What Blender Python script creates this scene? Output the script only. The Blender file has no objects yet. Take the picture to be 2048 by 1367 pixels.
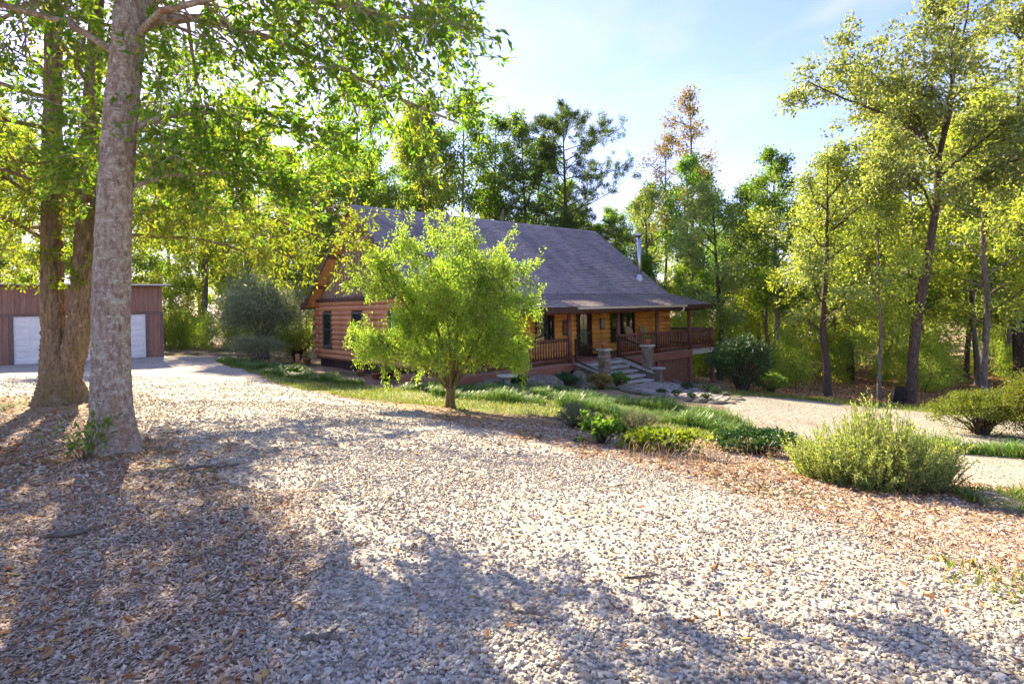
import bpy, math, random
import numpy as np
from mathutils import Vector, Matrix

# ------------------------------------------------------------------ camera, sky, sun, exposure
sc = bpy.context.scene
col = sc.collection
R = math.radians
CAM_Z = 1.6
cam_data = bpy.data.cameras.new('camera')
cam = bpy.data.objects.new('camera', cam_data)
col.objects.link(cam)
cam_data.sensor_width = 36.0
cam_data.lens = 1132.0 / 2048 * 36
cam_data.shift_y = -(683.5 - 615.5) / 2048
cam_data.clip_start = 0.05
cam_data.clip_end = 3000
cam.location = (0, 0, CAM_Z)
cam.rotation_euler = (Matrix.Rotation(R(90), 3, 'X') @ Matrix.Rotation(-0.021, 3, 'Z')).to_euler()
sc.camera = cam

SUN_AZ, SUN_EL = R(-31), R(33)          # azimuth from +Y (camera forward), negative is to the left
world = bpy.data.worlds.new('World')
sc.world = world
world.use_nodes = True
wn, wl = world.node_tree.nodes, world.node_tree.links
wn.clear()
w_out = wn.new('ShaderNodeOutputWorld')
w_bg = wn.new('ShaderNodeBackground')
w_bg.inputs['Strength'].default_value = 0.081
w_sky = wn.new('ShaderNodeTexSky')
w_sky.sky_type = 'NISHITA'
w_sky.sun_disc = False
w_sky.sun_elevation = SUN_EL
w_sky.sun_rotation = SUN_AZ
w_sky.air_density = 1.0
w_sky.dust_density = 0.35
w_sky.ozone_density = 2.5
# thin cirrus streaks across the whole sky
w_tc = wn.new('ShaderNodeTexCoord')
w_map = wn.new('ShaderNodeMapping')
w_map.inputs['Scale'].default_value = (1.6, 1.3, 5.0)
w_map.inputs['Rotation'].default_value = (0.0, R(-9), R(20))
w_no = wn.new('ShaderNodeTexNoise')
w_no.inputs['Scale'].default_value = 1.7
w_no.inputs['Detail'].default_value = 3
w_no.inputs['Roughness'].default_value = 0.5
w_no.inputs['Distortion'].default_value = 0.6
w_ramp = wn.new('ShaderNodeValToRGB')
w_ramp.color_ramp.elements[0].position = 0.45
w_ramp.color_ramp.elements[0].color = (0, 0, 0, 1)
w_ramp.color_ramp.elements[1].position = 0.72
w_ramp.color_ramp.elements[1].color = (0.7, 0.7, 0.7, 1)
w_mix = wn.new('ShaderNodeMixRGB')
w_mix.inputs['Color2'].default_value = (2.2, 2.2, 2.5, 1)
wl.new(w_tc.outputs['Generated'], w_map.inputs['Vector'])
wl.new(w_map.outputs['Vector'], w_no.inputs['Vector'])
wl.new(w_no.outputs['Fac'], w_ramp.inputs['Fac'])
wl.new(w_ramp.outputs['Color'], w_mix.inputs['Fac'])
w_tint = wn.new('ShaderNodeMixRGB')
w_tint.blend_type = 'MULTIPLY'
w_tint.inputs['Fac'].default_value = 1.0
w_tint.inputs['Color2'].default_value = (0.66, 0.565, 0.74, 1)
wl.new(w_sky.outputs['Color'], w_tint.inputs['Color1'])
wl.new(w_tint.outputs['Color'], w_mix.inputs['Color1'])
wl.new(w_mix.outputs['Color'], w_bg.inputs['Color'])
wl.new(w_bg.outputs['Background'], w_out.inputs['Surface'])

sun_data = bpy.data.lights.new('sun', 'SUN')
sun_data.energy = 3.4
sun_data.angle = R(0.6)
sun_data.color = (1.0, 0.84, 0.58)
sun = bpy.data.objects.new('sun', sun_data)
col.objects.link(sun)
sdir = Vector((math.sin(SUN_AZ) * math.cos(SUN_EL), math.cos(SUN_AZ) * math.cos(SUN_EL), math.sin(SUN_EL)))
sun.rotation_euler = sdir.to_track_quat('Z', 'Y').to_euler()
sun.location = sdir * 60

sc.view_settings.view_transform = 'Standard'
sc.view_settings.look = 'None'
sc.view_settings.gamma = 1.0
sc.view_settings.exposure = 2.65
sc.render.engine = 'CYCLES'
sc.cycles.max_bounces = 6
sc.cycles.adaptive_threshold = 0.02
sc.cycles.diffuse_bounces = 4
sc.cycles.transmission_bounces = 4
sc.cycles.use_denoising = True

# ------------------------------------------------------------------ helpers
def tag(o, label=None, cat=None, group=None, kind=None):
    if label: o['label'] = label
    if cat: o['category'] = cat
    if group: o['group'] = group
    if kind: o['kind'] = kind
    return o

def empty(name, loc=(0, 0, 0), rz=0.0, parent=None):
    o = bpy.data.objects.new(name, None)
    o.empty_display_size = 0.2
    col.objects.link(o)
    o.location = loc
    o.rotation_euler = (0, 0, rz)
    o.parent = parent
    return o

def link(name, me, mat=None, parent=None, loc=None):
    if mat is not None and not me.materials:
        for m in (mat if isinstance(mat, (list, tuple)) else [mat]): me.materials.append(m)
    o = bpy.data.objects.new(name, me)
    col.objects.link(o)
    o.parent = parent
    if loc is not None: o.location = loc
    return o

def np_mesh(name, V, F, smooth=False):
    V = np.ascontiguousarray(V, np.float32); F = np.ascontiguousarray(F, np.int32)
    me = bpy.data.meshes.new(name)
    me.vertices.add(len(V)); me.vertices.foreach_set('co', V.ravel())
    k = F.shape[1]
    me.loops.add(F.size); me.loops.foreach_set('vertex_index', F.ravel())
    me.polygons.add(len(F)); me.polygons.foreach_set('loop_start', np.arange(0, F.size, k, dtype=np.int32))
    me.polygons.foreach_set('use_smooth', np.full(len(F), smooth, dtype=bool))
    me.update(calc_edges=True)
    return me

class MB:
    """collects boxes, prisms, tubes and lathes into one mesh"""
    def __init__(s): s.v = []; s.f = []; s.sm = []; s.mi = []
    def add(s, V, F, smooth=False, mi=0):
        b = len(s.v); s.v += [tuple(p) for p in V]
        s.f += [tuple(b + i for i in f) for f in F]; s.sm += [smooth] * len(F); s.mi += [mi] * len(F)
        return s
    def box(s, x0, x1, y0, y1, z0, z1, mi=0, M=None):
        V = [Vector(p) for p in ((x0,y0,z0),(x1,y0,z0),(x1,y1,z0),(x0,y1,z0),(x0,y0,z1),(x1,y0,z1),(x1,y1,z1),(x0,y1,z1))]
        if M is not None: V = [M @ p for p in V]
        return s.add(V, [(0,3,2,1),(4,5,6,7),(0,1,5,4),(1,2,6,5),(2,3,7,6),(3,0,4,7)], False, mi)
    def bar(s, a, b, w, h, up=(0, 0, 1), mi=0):
        a, b = Vector(a), Vector(b); t = (b - a); L = t.length; t.normalize()
        sd = t.cross(Vector(up))
        if sd.length < 1e-4: sd = t.cross(Vector((1, 0, 0)))
        sd.normalize(); n = sd.cross(t)
        M = Matrix((( t.x, sd.x, n.x, a.x),(t.y, sd.y, n.y, a.y),(t.z, sd.z, n.z, a.z),(0,0,0,1)))
        return s.box(0, L, -w/2, w/2, -h/2, h/2, mi, M)
    def tube(s, pts, rads, sides=10, caps=True, mi=0):
        V, F = tube_np(np.array(pts, float), np.array(rads, float), sides)
        b = len(s.v); s.add(V, F, True, mi)
        if caps:
            n = len(pts)
            s.f.append(tuple(b + i for i in range(sides))[::-1]); s.sm.append(False); s.mi.append(mi)
            s.f.append(tuple(b + (n-1)*sides + i for i in range(sides))); s.sm.append(False); s.mi.append(mi)
        return s
    def lathe(s, prof, seg=16, c=(0, 0, 0), mi=0):
        V = []; F = []
        for r, z in prof:
            for k in range(seg):
                a = 2*math.pi*k/seg; V.append((c[0]+r*math.cos(a), c[1]+r*math.sin(a), c[2]+z))
        for i in range(len(prof)-1):
            for k in range(seg):
                k2 = (k+1) % seg; F.append((i*seg+k, i*seg+k2, (i+1)*seg+k2, (i+1)*seg+k))
        s.add(V, F, True, mi)
        b = len(s.v) - len(V)
        s.f.append(tuple(b+k for k in range(seg))[::-1]); s.sm.append(False); s.mi.append(mi)
        s.f.append(tuple(b+(len(prof)-1)*seg+k for k in range(seg))); s.sm.append(False); s.mi.append(mi)
        return s
    def poly(s, pts, mi=0): return s.add(pts, [tuple(range(len(pts)))], False, mi)
    def build(s, name, mat, parent=None, loc=None):
        me = bpy.data.meshes.new(name)
        me.from_pydata([tuple(p) for p in s.v], [], s.f)
        me.polygons.foreach_set('use_smooth', s.sm); me.polygons.foreach_set('material_index', s.mi)
        me.update()
        return link(name, me, mat, parent, loc)

def tube_np(pts, rads, sides=8):
    n = len(pts)
    t = np.gradient(pts, axis=0); t /= np.linalg.norm(t, axis=1, keepdims=True) + 1e-9
    ref = np.array([0.31, 0.95, 0.05]) if abs(t[0] @ np.array([0.31, 0.95, 0.05])) < .8 else np.array([1.0, 0.1, 0])
    u = np.cross(t, ref); u /= np.linalg.norm(u, axis=1, keepdims=True) + 1e-9
    w = np.cross(t, u)
    a = np.linspace(0, 2*np.pi, sides, endpoint=False)
    ring = np.cos(a)[None, :, None]*u[:, None] + np.sin(a)[None, :, None]*w[:, None]
    rr = np.asarray(rads, float)
    if rr.ndim == 1: rr = rr[:, None]
    V = (pts[:, None] + ring*rr[..., None]).reshape(-1, 3)
    i = np.arange(n-1)[:, None]*sides; k = np.arange(sides)[None]; k2 = (k+1) % sides
    F = np.stack([i+k, i+k2, i+sides+k2, i+sides+k], -1).reshape(-1, 4)
    return V, F

def bake(TV, TF, pos, rot, scl):
    """copies of a template (TV, TF) at pos with rotation matrices and (n,3) scales, as one vertex and face array"""
    n = len(pos); k = len(TV)
    V = np.einsum('nij,nkj->nki', rot, TV[None]*scl[:, None, :]) + pos[:, None]
    F = (TF[None] + (np.arange(n)*k)[:, None, None]).reshape(-1, TF.shape[1])
    return V.reshape(-1, 3), F

def rot_zt(rng, n, tilt):
    """random heading and a random tilt of up to `tilt`"""
    a = rng.uniform(0, 2*np.pi, n); b = rng.normal(0, tilt, n); c = rng.normal(0, tilt, n)
    ca, sa, cb, sb, cc, sn = np.cos(a), np.sin(a), np.cos(b), np.sin(b), np.cos(c), np.sin(c)
    z = np.zeros(n); o = np.ones(n)
    Rz = np.stack([ca, -sa, z, sa, ca, z, z, z, o], -1).reshape(n, 3, 3)
    Rx = np.stack([o, z, z, z, cb, -sb, z, sb, cb], -1).reshape(n, 3, 3)
    Ry = np.stack([cc, z, sn, z, o, z, -sn, z, cc], -1).reshape(n, 3, 3)
    return Rz @ Rx @ Ry

def noise2(x, y, s, seed=0):
    """cheap smooth value noise in -1..1"""
    rs = np.random.RandomState(seed); v = 0
    for k in range(6):
        a = rs.uniform(0, 6.283); f = s*rs.uniform(.6, 1.7); p = rs.uniform(0, 6.283)
        v = v + np.sin((x*np.cos(a) + y*np.sin(a))*f + p + 1.3*np.sin((x*np.sin(a) - y*np.cos(a))*f*.7 + p*2))
    return v/4.0

# ------------------------------------------------------------------ materials
def new_mat(name):
    m = bpy.data.materials.new(name); m.use_nodes = True
    n, l = m.node_tree.nodes, m.node_tree.links; n.clear()
    out = n.new('ShaderNodeOutputMaterial'); b = n.new('ShaderNodeBsdfPrincipled')
    l.new(b.outputs['BSDF'], out.inputs['Surface'])
    return m, n, l, b, out

def ramp(n, cols, pos=None):
    r = n.new('ShaderNodeValToRGB'); e = r.color_ramp.elements
    k = len(cols); pos = pos or [i/(k-1) for i in range(k)]
    while len(e) < k: e.new(0.5)
    for i in range(k): e[i].position = pos[i]; e[i].color = (*cols[i], 1)
    return r

def coords(n, l, scale, kind='Object'):
    tc = n.new('ShaderNodeTexCoord'); mp = n.new('ShaderNodeMapping'); mp.inputs['Scale'].default_value = scale
    l.new(tc.outputs[kind], mp.inputs['Vector']); return mp.outputs['Vector']

def noise(n, l, vec, scale, detail=5, rough=.55, dist=0.0):
    t = n.new('ShaderNodeTexNoise'); t.inputs['Scale'].default_value = scale; t.inputs['Detail'].default_value = detail
    t.inputs['Roughness'].default_value = rough; t.inputs['Distortion'].default_value = dist
    l.new(vec, t.inputs['Vector']); return t.outputs['Fac']

def bump(n, l, b, h, strength, dist=.02, prev=None):
    k = n.new('ShaderNodeBump'); k.inputs['Strength'].default_value = strength; k.inputs['Distance'].default_value = dist
    l.new(h, k.inputs['Height'])
    if prev is not None: l.new(prev.outputs['Normal'], k.inputs['Normal'])
    l.new(k.outputs['Normal'], b.inputs['Normal']); return k

def mixc(n, l, fac, a, b, mode='MIX'):
    m = n.new('ShaderNodeMixRGB'); m.blend_type = mode
    for s, v in (('Fac', fac), ('Color1', a), ('Color2', b)):
        if hasattr(v, 'is_linked') or hasattr(v, 'links'): l.new(v, m.inputs[s])
        elif isinstance(v, (int, float)): m.inputs[s].default_value = v
        else: m.inputs[s].default_value = (*v, 1)
    return m.outputs['Color']

def mat_noise(name, cols, scale=(1, 1, 1), ns=6, detail=6, rough=.8, bs=.3, bd=.01, pos=None, rnd=0.0, kind='Object', spec=.3, dist=0.0, stain=None):
    """noise-coloured surface; rnd varies the brightness from object to object"""
    m, n, l, b, o = new_mat(name)
    v = coords(n, l, scale, kind)
    f = noise(n, l, v, ns, detail, .6, dist)
    r = ramp(n, cols, pos or [.3 + .4*i/(len(cols)-1) for i in range(len(cols))]); l.new(f, r.inputs['Fac'])
    c = r.outputs['Color']
    if stain:
        v2 = coords(n, l, (1, 1, 1), kind); f2 = noise(n, l, v2, stain[0], 3, .6)
        r2 = ramp(n, [(0, 0, 0), (1, 1, 1)], [.45, .7]); l.new(f2, r2.inputs['Fac'])
        c = mixc(n, l, r2.outputs['Color'], c, mixc(n, l, 1.0, c, stain[1], 'MULTIPLY'))
    if rnd:
        oi = n.new('ShaderNodeObjectInfo'); h = n.new('ShaderNodeHueSaturation'); mr = n.new('ShaderNodeMapRange')
        mr.inputs['To Min'].default_value = 1-rnd; mr.inputs['To Max'].default_value = 1+rnd
        l.new(oi.outputs['Random'], mr.inputs['Value']); l.new(mr.outputs['Result'], h.inputs['Value']); l.new(c, h.inputs['Color']); c = h.outputs['Color']
    l.new(c, b.inputs['Base Color']); b.inputs['Roughness'].default_value = rough
    b.inputs['Specular IOR Level'].default_value = spec
    if bs: bump(n, l, b, f, bs, bd)
    return m

def mat_island(name, cols, pos=None, rough=.8, spec=.3, ns=0, bs=0.0, wear=None):
    """colour picked per loose piece (stones, shingles, chips)"""
    m, n, l, b, o = new_mat(name)
    g = n.new('ShaderNodeNewGeometry'); r = ramp(n, cols, pos); l.new(g.outputs['Random Per Island'], r.inputs['Fac'])
    c = r.outputs['Color']
    if ns:
        f = noise(n, l, coords(n, l, (1, 1, 1)), ns, 4, .6)
        r2 = ramp(n, [(.62, .62, .62), (1.25, 1.25, 1.25)], [.3, .7]); l.new(f, r2.inputs['Fac'])
        c = mixc(n, l, 1.0, c, r2.outputs['Color'], 'MULTIPLY')
        if bs: bump(n, l, b, f, bs, .01)
    if wear:
        f3 = noise(n, l, coords(n, l, wear[1]), wear[0], 5, .65); r3 = ramp(n, [(.72, .72, .74), (1.18, 1.14, 1.08)], [.35, .65]); l.new(f3, r3.inputs['Fac'])
        c = mixc(n, l, 1.0, c, r3.outputs['Color'], 'MULTIPLY')
    l.new(c, b.inputs['Base Color']); b.inputs['Roughness'].default_value = rough; b.inputs['Specular IOR Level'].default_value = spec
    return m

def mat_leaf(name, cols, pos=None, trans=.45, tcol=(1.5, 1.35, .5), rough=.5, spec=.35, rnd=.15):
    """leaf: diffuse and gloss on the lit side, light let through from behind"""
    m, n, l, b, o = new_mat(name)
    g = n.new('ShaderNodeNewGeometry'); r = ramp(n, cols, pos); l.new(g.outputs['Random Per Island'], r.inputs['Fac'])
    oi = n.new('ShaderNodeObjectInfo'); h = n.new('ShaderNodeHueSaturation'); mr = n.new('ShaderNodeMapRange'); mr2 = n.new('ShaderNodeMapRange')
    mr.inputs['To Min'].default_value = 1-rnd; mr.inputs['To Max'].default_value = 1+rnd
    mr2.inputs['To Min'].default_value = .5-rnd*.12; mr2.inputs['To Max'].default_value = .5+rnd*.10
    l.new(oi.outputs['Random'], mr.inputs['Value']); l.new(mr.outputs['Result'], h.inputs['Value'])
    l.new(oi.outputs['Random'], mr2.inputs['Value']); l.new(mr2.outputs['Result'], h.inputs['Hue'])
    l.new(r.outputs['Color'], h.inputs['Color'])
    l.new(h.outputs['Color'], b.inputs['Base Color']); b.inputs['Roughness'].default_value = rough; b.inputs['Specular IOR Level'].default_value = spec
    t = n.new('ShaderNodeBsdfTranslucent'); l.new(mixc(n, l, 1.0, h.outputs['Color'], tcol, 'MULTIPLY'), t.inputs['Color'])
    mx = n.new('ShaderNodeMixShader'); mx.inputs['Fac'].default_value = trans
    l.new(b.outputs['BSDF'], mx.inputs[1]); l.new(t.outputs['BSDF'], mx.inputs[2]); l.new(mx.outputs['Shader'], o.inputs['Surface'])
    return m

def mat_plain(name, c, rough=.6, metal=0.0, spec=.4, ior=1.45):
    m, n, l, b, o = new_mat(name)
    v = coords(n, l, (1, 1, 1)); f = noise(n, l, v, 9, 4)
    r = ramp(n, [tuple(x*.82 for x in c), tuple(min(1, x*1.12) for x in c)], [.3, .7]); l.new(f, r.inputs['Fac'])
    l.new(r.outputs['Color'], b.inputs['Base Color'])
    b.inputs['Roughness'].default_value = rough; b.inputs['Metallic'].default_value = metal
    b.inputs['Specular IOR Level'].default_value = spec; b.inputs['IOR'].default_value = ior
    return m

def mat_ground(name, layers, bumps):
    """layers: first colour ramp then (noise scale, lo, hi, colours, fine scale)"""
    m, n, l, b, o = new_mat(name)
    v = coords(n, l, (1, 1, 1))
    c = None
    for (ms, lo, hi, cols, fs, kind) in layers:
        if kind == 'cells':
            t = n.new('ShaderNodeTexVoronoi'); t.inputs['Scale'].default_value = fs; l.new(v, t.inputs['Vector'])
            sp = n.new('ShaderNodeSeparateColor'); l.new(t.outputs['Color'], sp.inputs['Color']); f = sp.outputs['Red']
            r = ramp(n, cols)
        else:
            f = noise(n, l, v, fs, 8, .68); r = ramp(n, cols, [.3 + .4*i/(len(cols)-1) for i in range(len(cols))])
        l.new(f, r.inputs['Fac'])
        if c is None: c = r.outputs['Color']
        else:
            k = noise(n, l, v, ms, 5, .62); kr = ramp(n, [(0, 0, 0), (1, 1, 1)], [lo, hi]); l.new(k, kr.inputs['Fac'])
            c = mixc(n, l, kr.outputs['Color'], c, r.outputs['Color'])
    l.new(c, b.inputs['Base Color']); b.inputs['Roughness'].default_value = .95; b.inputs['Specular IOR Level'].default_value = .15
    prev = None
    for (kind, s, st, d) in bumps:
        if kind == 'cells':
            t = n.new('ShaderNodeTexVoronoi'); t.inputs['Scale'].default_value = s; l.new(v, t.inputs['Vector'])
            iv = n.new('ShaderNodeMath'); iv.operation = 'SUBTRACT'; iv.inputs[0].default_value = 1; l.new(t.outputs['Distance'], iv.inputs[1]); h = iv.outputs[0]
        else: h = noise(n, l, v, s, 6, .65)
        prev = bump(n, l, b, h, st, d, prev)
    return m

def mat_bark(name, cols, vs, lichen=None, bs=.9, ridge=14):
    m, n, l, b, o = new_mat(name)
    v = coords(n, l, vs)
    f = noise(n, l, v, ridge, 7, .65, .4)
    r = ramp(n, cols, [.32 + .36*i/(len(cols)-1) for i in range(len(cols))]); l.new(f, r.inputs['Fac']); c = r.outputs['Color']
    if lichen:
        for (s, lo, hi, lc, sc3) in lichen:
            k = noise(n, l, coords(n, l, sc3), s, 6, .7); kr = ramp(n, [(0, 0, 0), (1, 1, 1)], [lo, hi]); l.new(k, kr.inputs['Fac'])
            c = mixc(n, l, kr.outputs['Color'], c, lc)
    l.new(c, b.inputs['Base Color']); b.inputs['Roughness'].default_value = .92; b.inputs['Specular IOR Level'].default_value = .15
    bump(n, l, b, f, bs, .03)
    return m

M = {}
M['ground'] = mat_ground('forest_floor', [
    (0, 0, 0, [(.14, .095, .065), (.29, .205, .14), (.40, .295, .21)], 26, 'noise'),
    (.55, .5, .62, [(.06, .075, .02), (.13, .15, .04)], 14, 'noise')], [('noise', 30, .6, .03), ('noise', 6, .3, .05)])
M['gravel'] = mat_ground('pale_gravel', [
    (0, 0, 0, [(.24, .205, .165), (.39, .345, .285), (.49, .435, .36), (.58, .525, .44)], 42, 'cells'),
    (1.3, .52, .72, [(.20, .14, .09), (.40, .30, .21)], 30, 'noise')], [('cells', 42, .8, .012), ('noise', 1.3, .25, .06)])
M['road'] = mat_ground('fine_gravel', [
    (0, 0, 0, [(.21, .185, .15), (.29, .26, .215), (.37, .335, .28)], 55, 'cells'),
    (.9, .5, .7, [(.15, .125, .09), (.25, .21, .16)], 18, 'noise')], [('cells', 55, .6, .008), ('noise', 2, .3, .04)])
M['turf'] = mat_ground('turf_soil', [
    (0, 0, 0, [(.08, .105, .03), (.15, .175, .05), (.23, .225, .08)], 20, 'noise'),
    (.8, .45, .65, [(.12, .085, .05), (.22, .165, .10)], 25, 'noise')], [('noise', 25, .6, .03)])
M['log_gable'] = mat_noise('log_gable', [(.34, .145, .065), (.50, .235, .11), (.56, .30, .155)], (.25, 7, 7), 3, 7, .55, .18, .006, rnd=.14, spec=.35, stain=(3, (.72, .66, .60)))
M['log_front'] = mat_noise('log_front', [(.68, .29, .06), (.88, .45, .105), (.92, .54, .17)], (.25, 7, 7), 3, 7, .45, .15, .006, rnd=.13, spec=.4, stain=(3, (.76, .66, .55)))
M['end_grain'] = mat_noise('end_grain', [(.34, .14, .06), (.55, .27, .13)], (1, 1, 1), 12, 5, .7, .1, .004, rnd=.12)
M['stain'] = mat_noise('brown_stain', [(.10, .036, .025), (.17, .066, .046), (.22, .095, .066)], (1, 1, 1), 8, 6, .5, .15, .005, rnd=.12, spec=.4)
M['fascia'] = mat_noise('red_brown_fascia', [(.19, .075, .048), (.27, .112, .075), (.32, .145, .10)], (.4, 4, 4), 4, 6, .55, .12, .005, rnd=.06)
M['trim'] = mat_noise('dark_trim', [(.045, .024, .018), (.085, .046, .033)], (1, 1, 1), 7, 5, .55, .1, .004, rnd=.08)
M['board'] = mat_noise('weathered_board', [(.15, .105, .072), (.25, .18, .125), (.32, .24, .175)], (6, 6, .5), 4, 7, .85, .25, .006, rnd=.16)
M['soffit'] = mat_noise('soffit_pine', [(.55, .27, .09), (.70, .40, .16)], (.4, 5, 5), 3, 6, .6, .1, .004, rnd=.1)
M['skirt'] = mat_noise('skirt_board', [(.045, .022, .018), (.085, .045, .036)], (6, 6, .5), 4, 6, .75, .2, .005, rnd=.2)
M['shingle'] = mat_island('shingles', [(.28, .242, .256), (.375, .322, .328), (.43, .37, .362), (.325, .285, .30)], None, .95, .15, 160, 0.0, (.7, (1, .35, .35)))
M['shingle_edge'] = mat_plain('shingle_edges', (.16, .137, .142), .95)  # darker butt edges stand in for the shadow line under each course
M['steel'] = mat_plain('galvanised_steel', (.55, .56, .57), .28, 1.0)
M['flash'] = mat_plain('flashing', (.55, .57, .60), .4, .7)
M['gutter'] = mat_plain('tan_gutter', (.55, .47, .36), .5)
M['white'] = mat_plain('white_paint', (.78, .78, .76), .45)
M['glass'] = mat_plain('window_glass', (.012, .016, .016), .03, 0, .8, 2.0)
M['lead_glass'] = mat_plain('leaded_glass', (.20, .24, .14), .12, 0, .8, 1.9)
M['win_frame'] = mat_plain('window_frame', (.085, .085, .075), .5)
M['dark_frame'] = mat_plain('dark_window_frame', (.05, .028, .02), .5)
M['black'] = mat_plain('black_metal', (.015, .015, .015), .4, .4)
M['brass'] = mat_plain('brass', (.6, .45, .2), .3, 1.0)
M['interior'] = mat_plain('dark_inner_wall', (.06, .03, .018), .9)
M['lattice'] = mat_noise('lattice_wood', [(.16, .07, .055), (.25, .12, .095)], (1, 1, 1), 8, 4, .7, .1, .004)
M['deck'] = mat_noise('deck_planks', [(.24, .14, .11), (.34, .21, .17)], (.4, 6, 6), 4, 6, .6, .2, .004, rnd=.12)
M['stone'] = mat_island('field_stone', [(.12, .10, .075), (.24, .20, .15), (.19, .14, .095), (.34, .29, .23), (.15, .13, .11)], None, .9, .2, 22, .5)
M['mortar'] = mat_noise('mortar', [(.10, .085, .068), (.17, .15, .12)], (1, 1, 1), 20, 5, .95, .3, .006)
M['cap'] = mat_noise('cap_stone', [(.27, .26, .235), (.40, .385, .35), (.48, .46, .42)], (1, 1, 1), 8, 7, .85, .35, .008, rnd=.12)
M['flag'] = mat_noise('flagstone', [(.19, .175, .155), (.28, .255, .23), (.36, .325, .285)], (1, 1, 1), 6, 7, .85, .4, .008, rnd=.25)
M['rock'] = mat_noise('lichen_rock', [(.07, .064, .05), (.15, .135, .105), (.25, .225, .18)], (1, 1, 1), 5, 8, .92, .7, .03, rnd=.2, stain=(7, (.7, .72, .5)))
M['terracotta'] = mat_noise('terracotta', [(.36, .13, .065), (.50, .21, .115)], (1, 1, 1), 8, 5, .8, .1, .004, rnd=.1)
M['pale_wood'] = mat_noise('pale_chair_wood', [(.50, .36, .20), (.66, .51, .31)], (6, 6, .6), 5, 5, .6, .1, .003, rnd=.08)
M['siding'] = mat_noise('garage_siding', [(.20, .105, .07), (.27, .15, .105), (.32, .185, .135)], (6, 6, .4), 4, 6, .8, .15, .004, rnd=.08)
M['gtrim'] = mat_noise('garage_trim', [(.15, .095, .08), (.21, .14, .125)], (1, 1, 1), 6, 5, .8, .1, .004)
M['door_white'] = mat_noise('garage_door_paint', [(.70, .70, .66), (.79, .79, .75)], (1, 1, 1), 3, 5, .5, .04, .003)
M['metal_roof'] = mat_noise('brown_roofing', [(.10, .075, .06), (.17, .13, .105)], (1, 1, 1), 12, 5, .9, .2, .005)
M['soil'] = mat_noise('potting_soil', [(.03, .02, .014), (.07, .05, .035)], (1, 1, 1), 20, 5, .95, .4, .01)
M['art'] = None

# lichened grey-red bark, ridged oak bark, dark bark, pale bark
M['bark_lichen'] = mat_bark('lichened_bark', [(.13, .095, .07), (.29, .225, .17), (.42, .35, .285)], (1.6, 1.6, .6), [
    (9, .50, .61, (.42, .40, .315), (1.3, 1.3, 1.5)), (18, .56, .66, (.60, .57, .47), (1, 1, 2.0)), (2.4, .56, .66, (.30, .15, .08), (1.6, 1.6, .3))], .8, 16)
M['bark_oak'] = mat_bark('ridged_oak_bark', [(.075, .055, .036), (.23, .17, .11), (.36, .28, .19)], (2.2, 2.2, .28), [
    (1.6, .50, .72, (.16, .135, .05), (1, 1, .5))], 1.0, 13)
M['bark_dark'] = mat_bark('dark_bark', [(.03, .022, .017), (.085, .06, .046), (.16, .12, .095)], (2, 2, .5), None, 1.0, 12)
M['bark_grey'] = mat_bark('grey_bark', [(.075, .062, .05), (.18, .15, .125), (.29, .25, .21)], (1.6, 1.6, .5), None, .7, 10)
M['bark_maple'] = mat_bark('maple_bark', [(.06, .045, .02), (.15, .115, .05), (.24, .19, .085)], (2, 2, .6), None, .6, 14)
M['stump'] = mat_bark('black_wood', [(.014, .012, .011), (.045, .036, .03)], (1, 1, 1), None, .9, 12)

M['leaf_oak'] = mat_leaf('oak_leaves', [(.055, .115, .02), (.105, .175, .028), (.16, .215, .034), (.24, .23, .04)], [0, .45, .85, 1], .55, (1.95, 2.1, .7))
M['leaf_gold'] = mat_leaf('sunlit_oak_leaves', [(.075, .145, .024), (.135, .21, .03), (.20, .26, .04), (.28, .27, .05)], [0, .4, .85, 1], .55, (1.95, 2.0, .7))  # lighter copy of the oak leaves, sunlight put into the colour
M['leaf_maple'] = mat_leaf('maple_leaves', [(.13, .22, .045), (.205, .29, .06), (.275, .335, .08), (.35, .31, .10)], [0, .4, .9, 1], .58, (2.0, 2.25, .85))
M['leaf_olive'] = mat_leaf('olive_leaves', [(.10, .14, .055), (.18, .225, .085), (.27, .305, .13), (.38, .35, .18)], [0, .5, .88, 1], .46, (2.1, 2.15, .8), .38, .5)
M['leaf_green'] = mat_leaf('green_leaves', [(.055, .11, .03), (.105, .175, .042), (.17, .235, .058), (.24, .26, .07)], [0, .5, .9, 1], .5, (2.3, 2.5, .8))
M['leaf_yellow'] = mat_leaf('yellow_green_leaves', [(.13, .18, .045), (.215, .26, .065), (.31, .325, .095), (.40, .34, .12)], [0, .45, .9, 1], .6, (2.0, 2.2, .7))
M['leaf_rust'] = mat_leaf('rusty_leaves', [(.17, .18, .055), (.25, .21, .075), (.32, .24, .10), (.16, .195, .055)], None, .45, (1.5, 1.45, .7))
M['needle'] = mat_leaf('pine_needles', [(.05, .095, .03), (.095, .15, .045), (.145, .195, .06)], None, .42, (1.3, 1.3, .5))
M['leaf_dark'] = mat_leaf('camellia_leaves', [(.02, .055, .018), (.038, .09, .027), (.06, .13, .036)], None, .22, (1.3, 1.4, .5), .42, .4)
M['leaf_grey'] = mat_leaf('grey_green_leaves', [(.08, .105, .062), (.135, .16, .098), (.20, .215, .145), (.15, .165, .06)], None, .35, (1.3, 1.25, .7), .4, .5)
M['leaf_backlit'] = mat_leaf('backlit_grey_leaves', [(.13, .16, .10), (.21, .245, .16), (.31, .335, .235), (.22, .25, .09)], None, .45, (1.5, 1.55, .9), .4, .5)  # grey-green leaves, whiteness of light from behind put into the colour
M['leaf_rosemary'] = mat_leaf('rosemary_needles', [(.17, .25, .10), (.28, .36, .15), (.38, .44, .20)], None, .5, (1.7, 1.75, .7))
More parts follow.
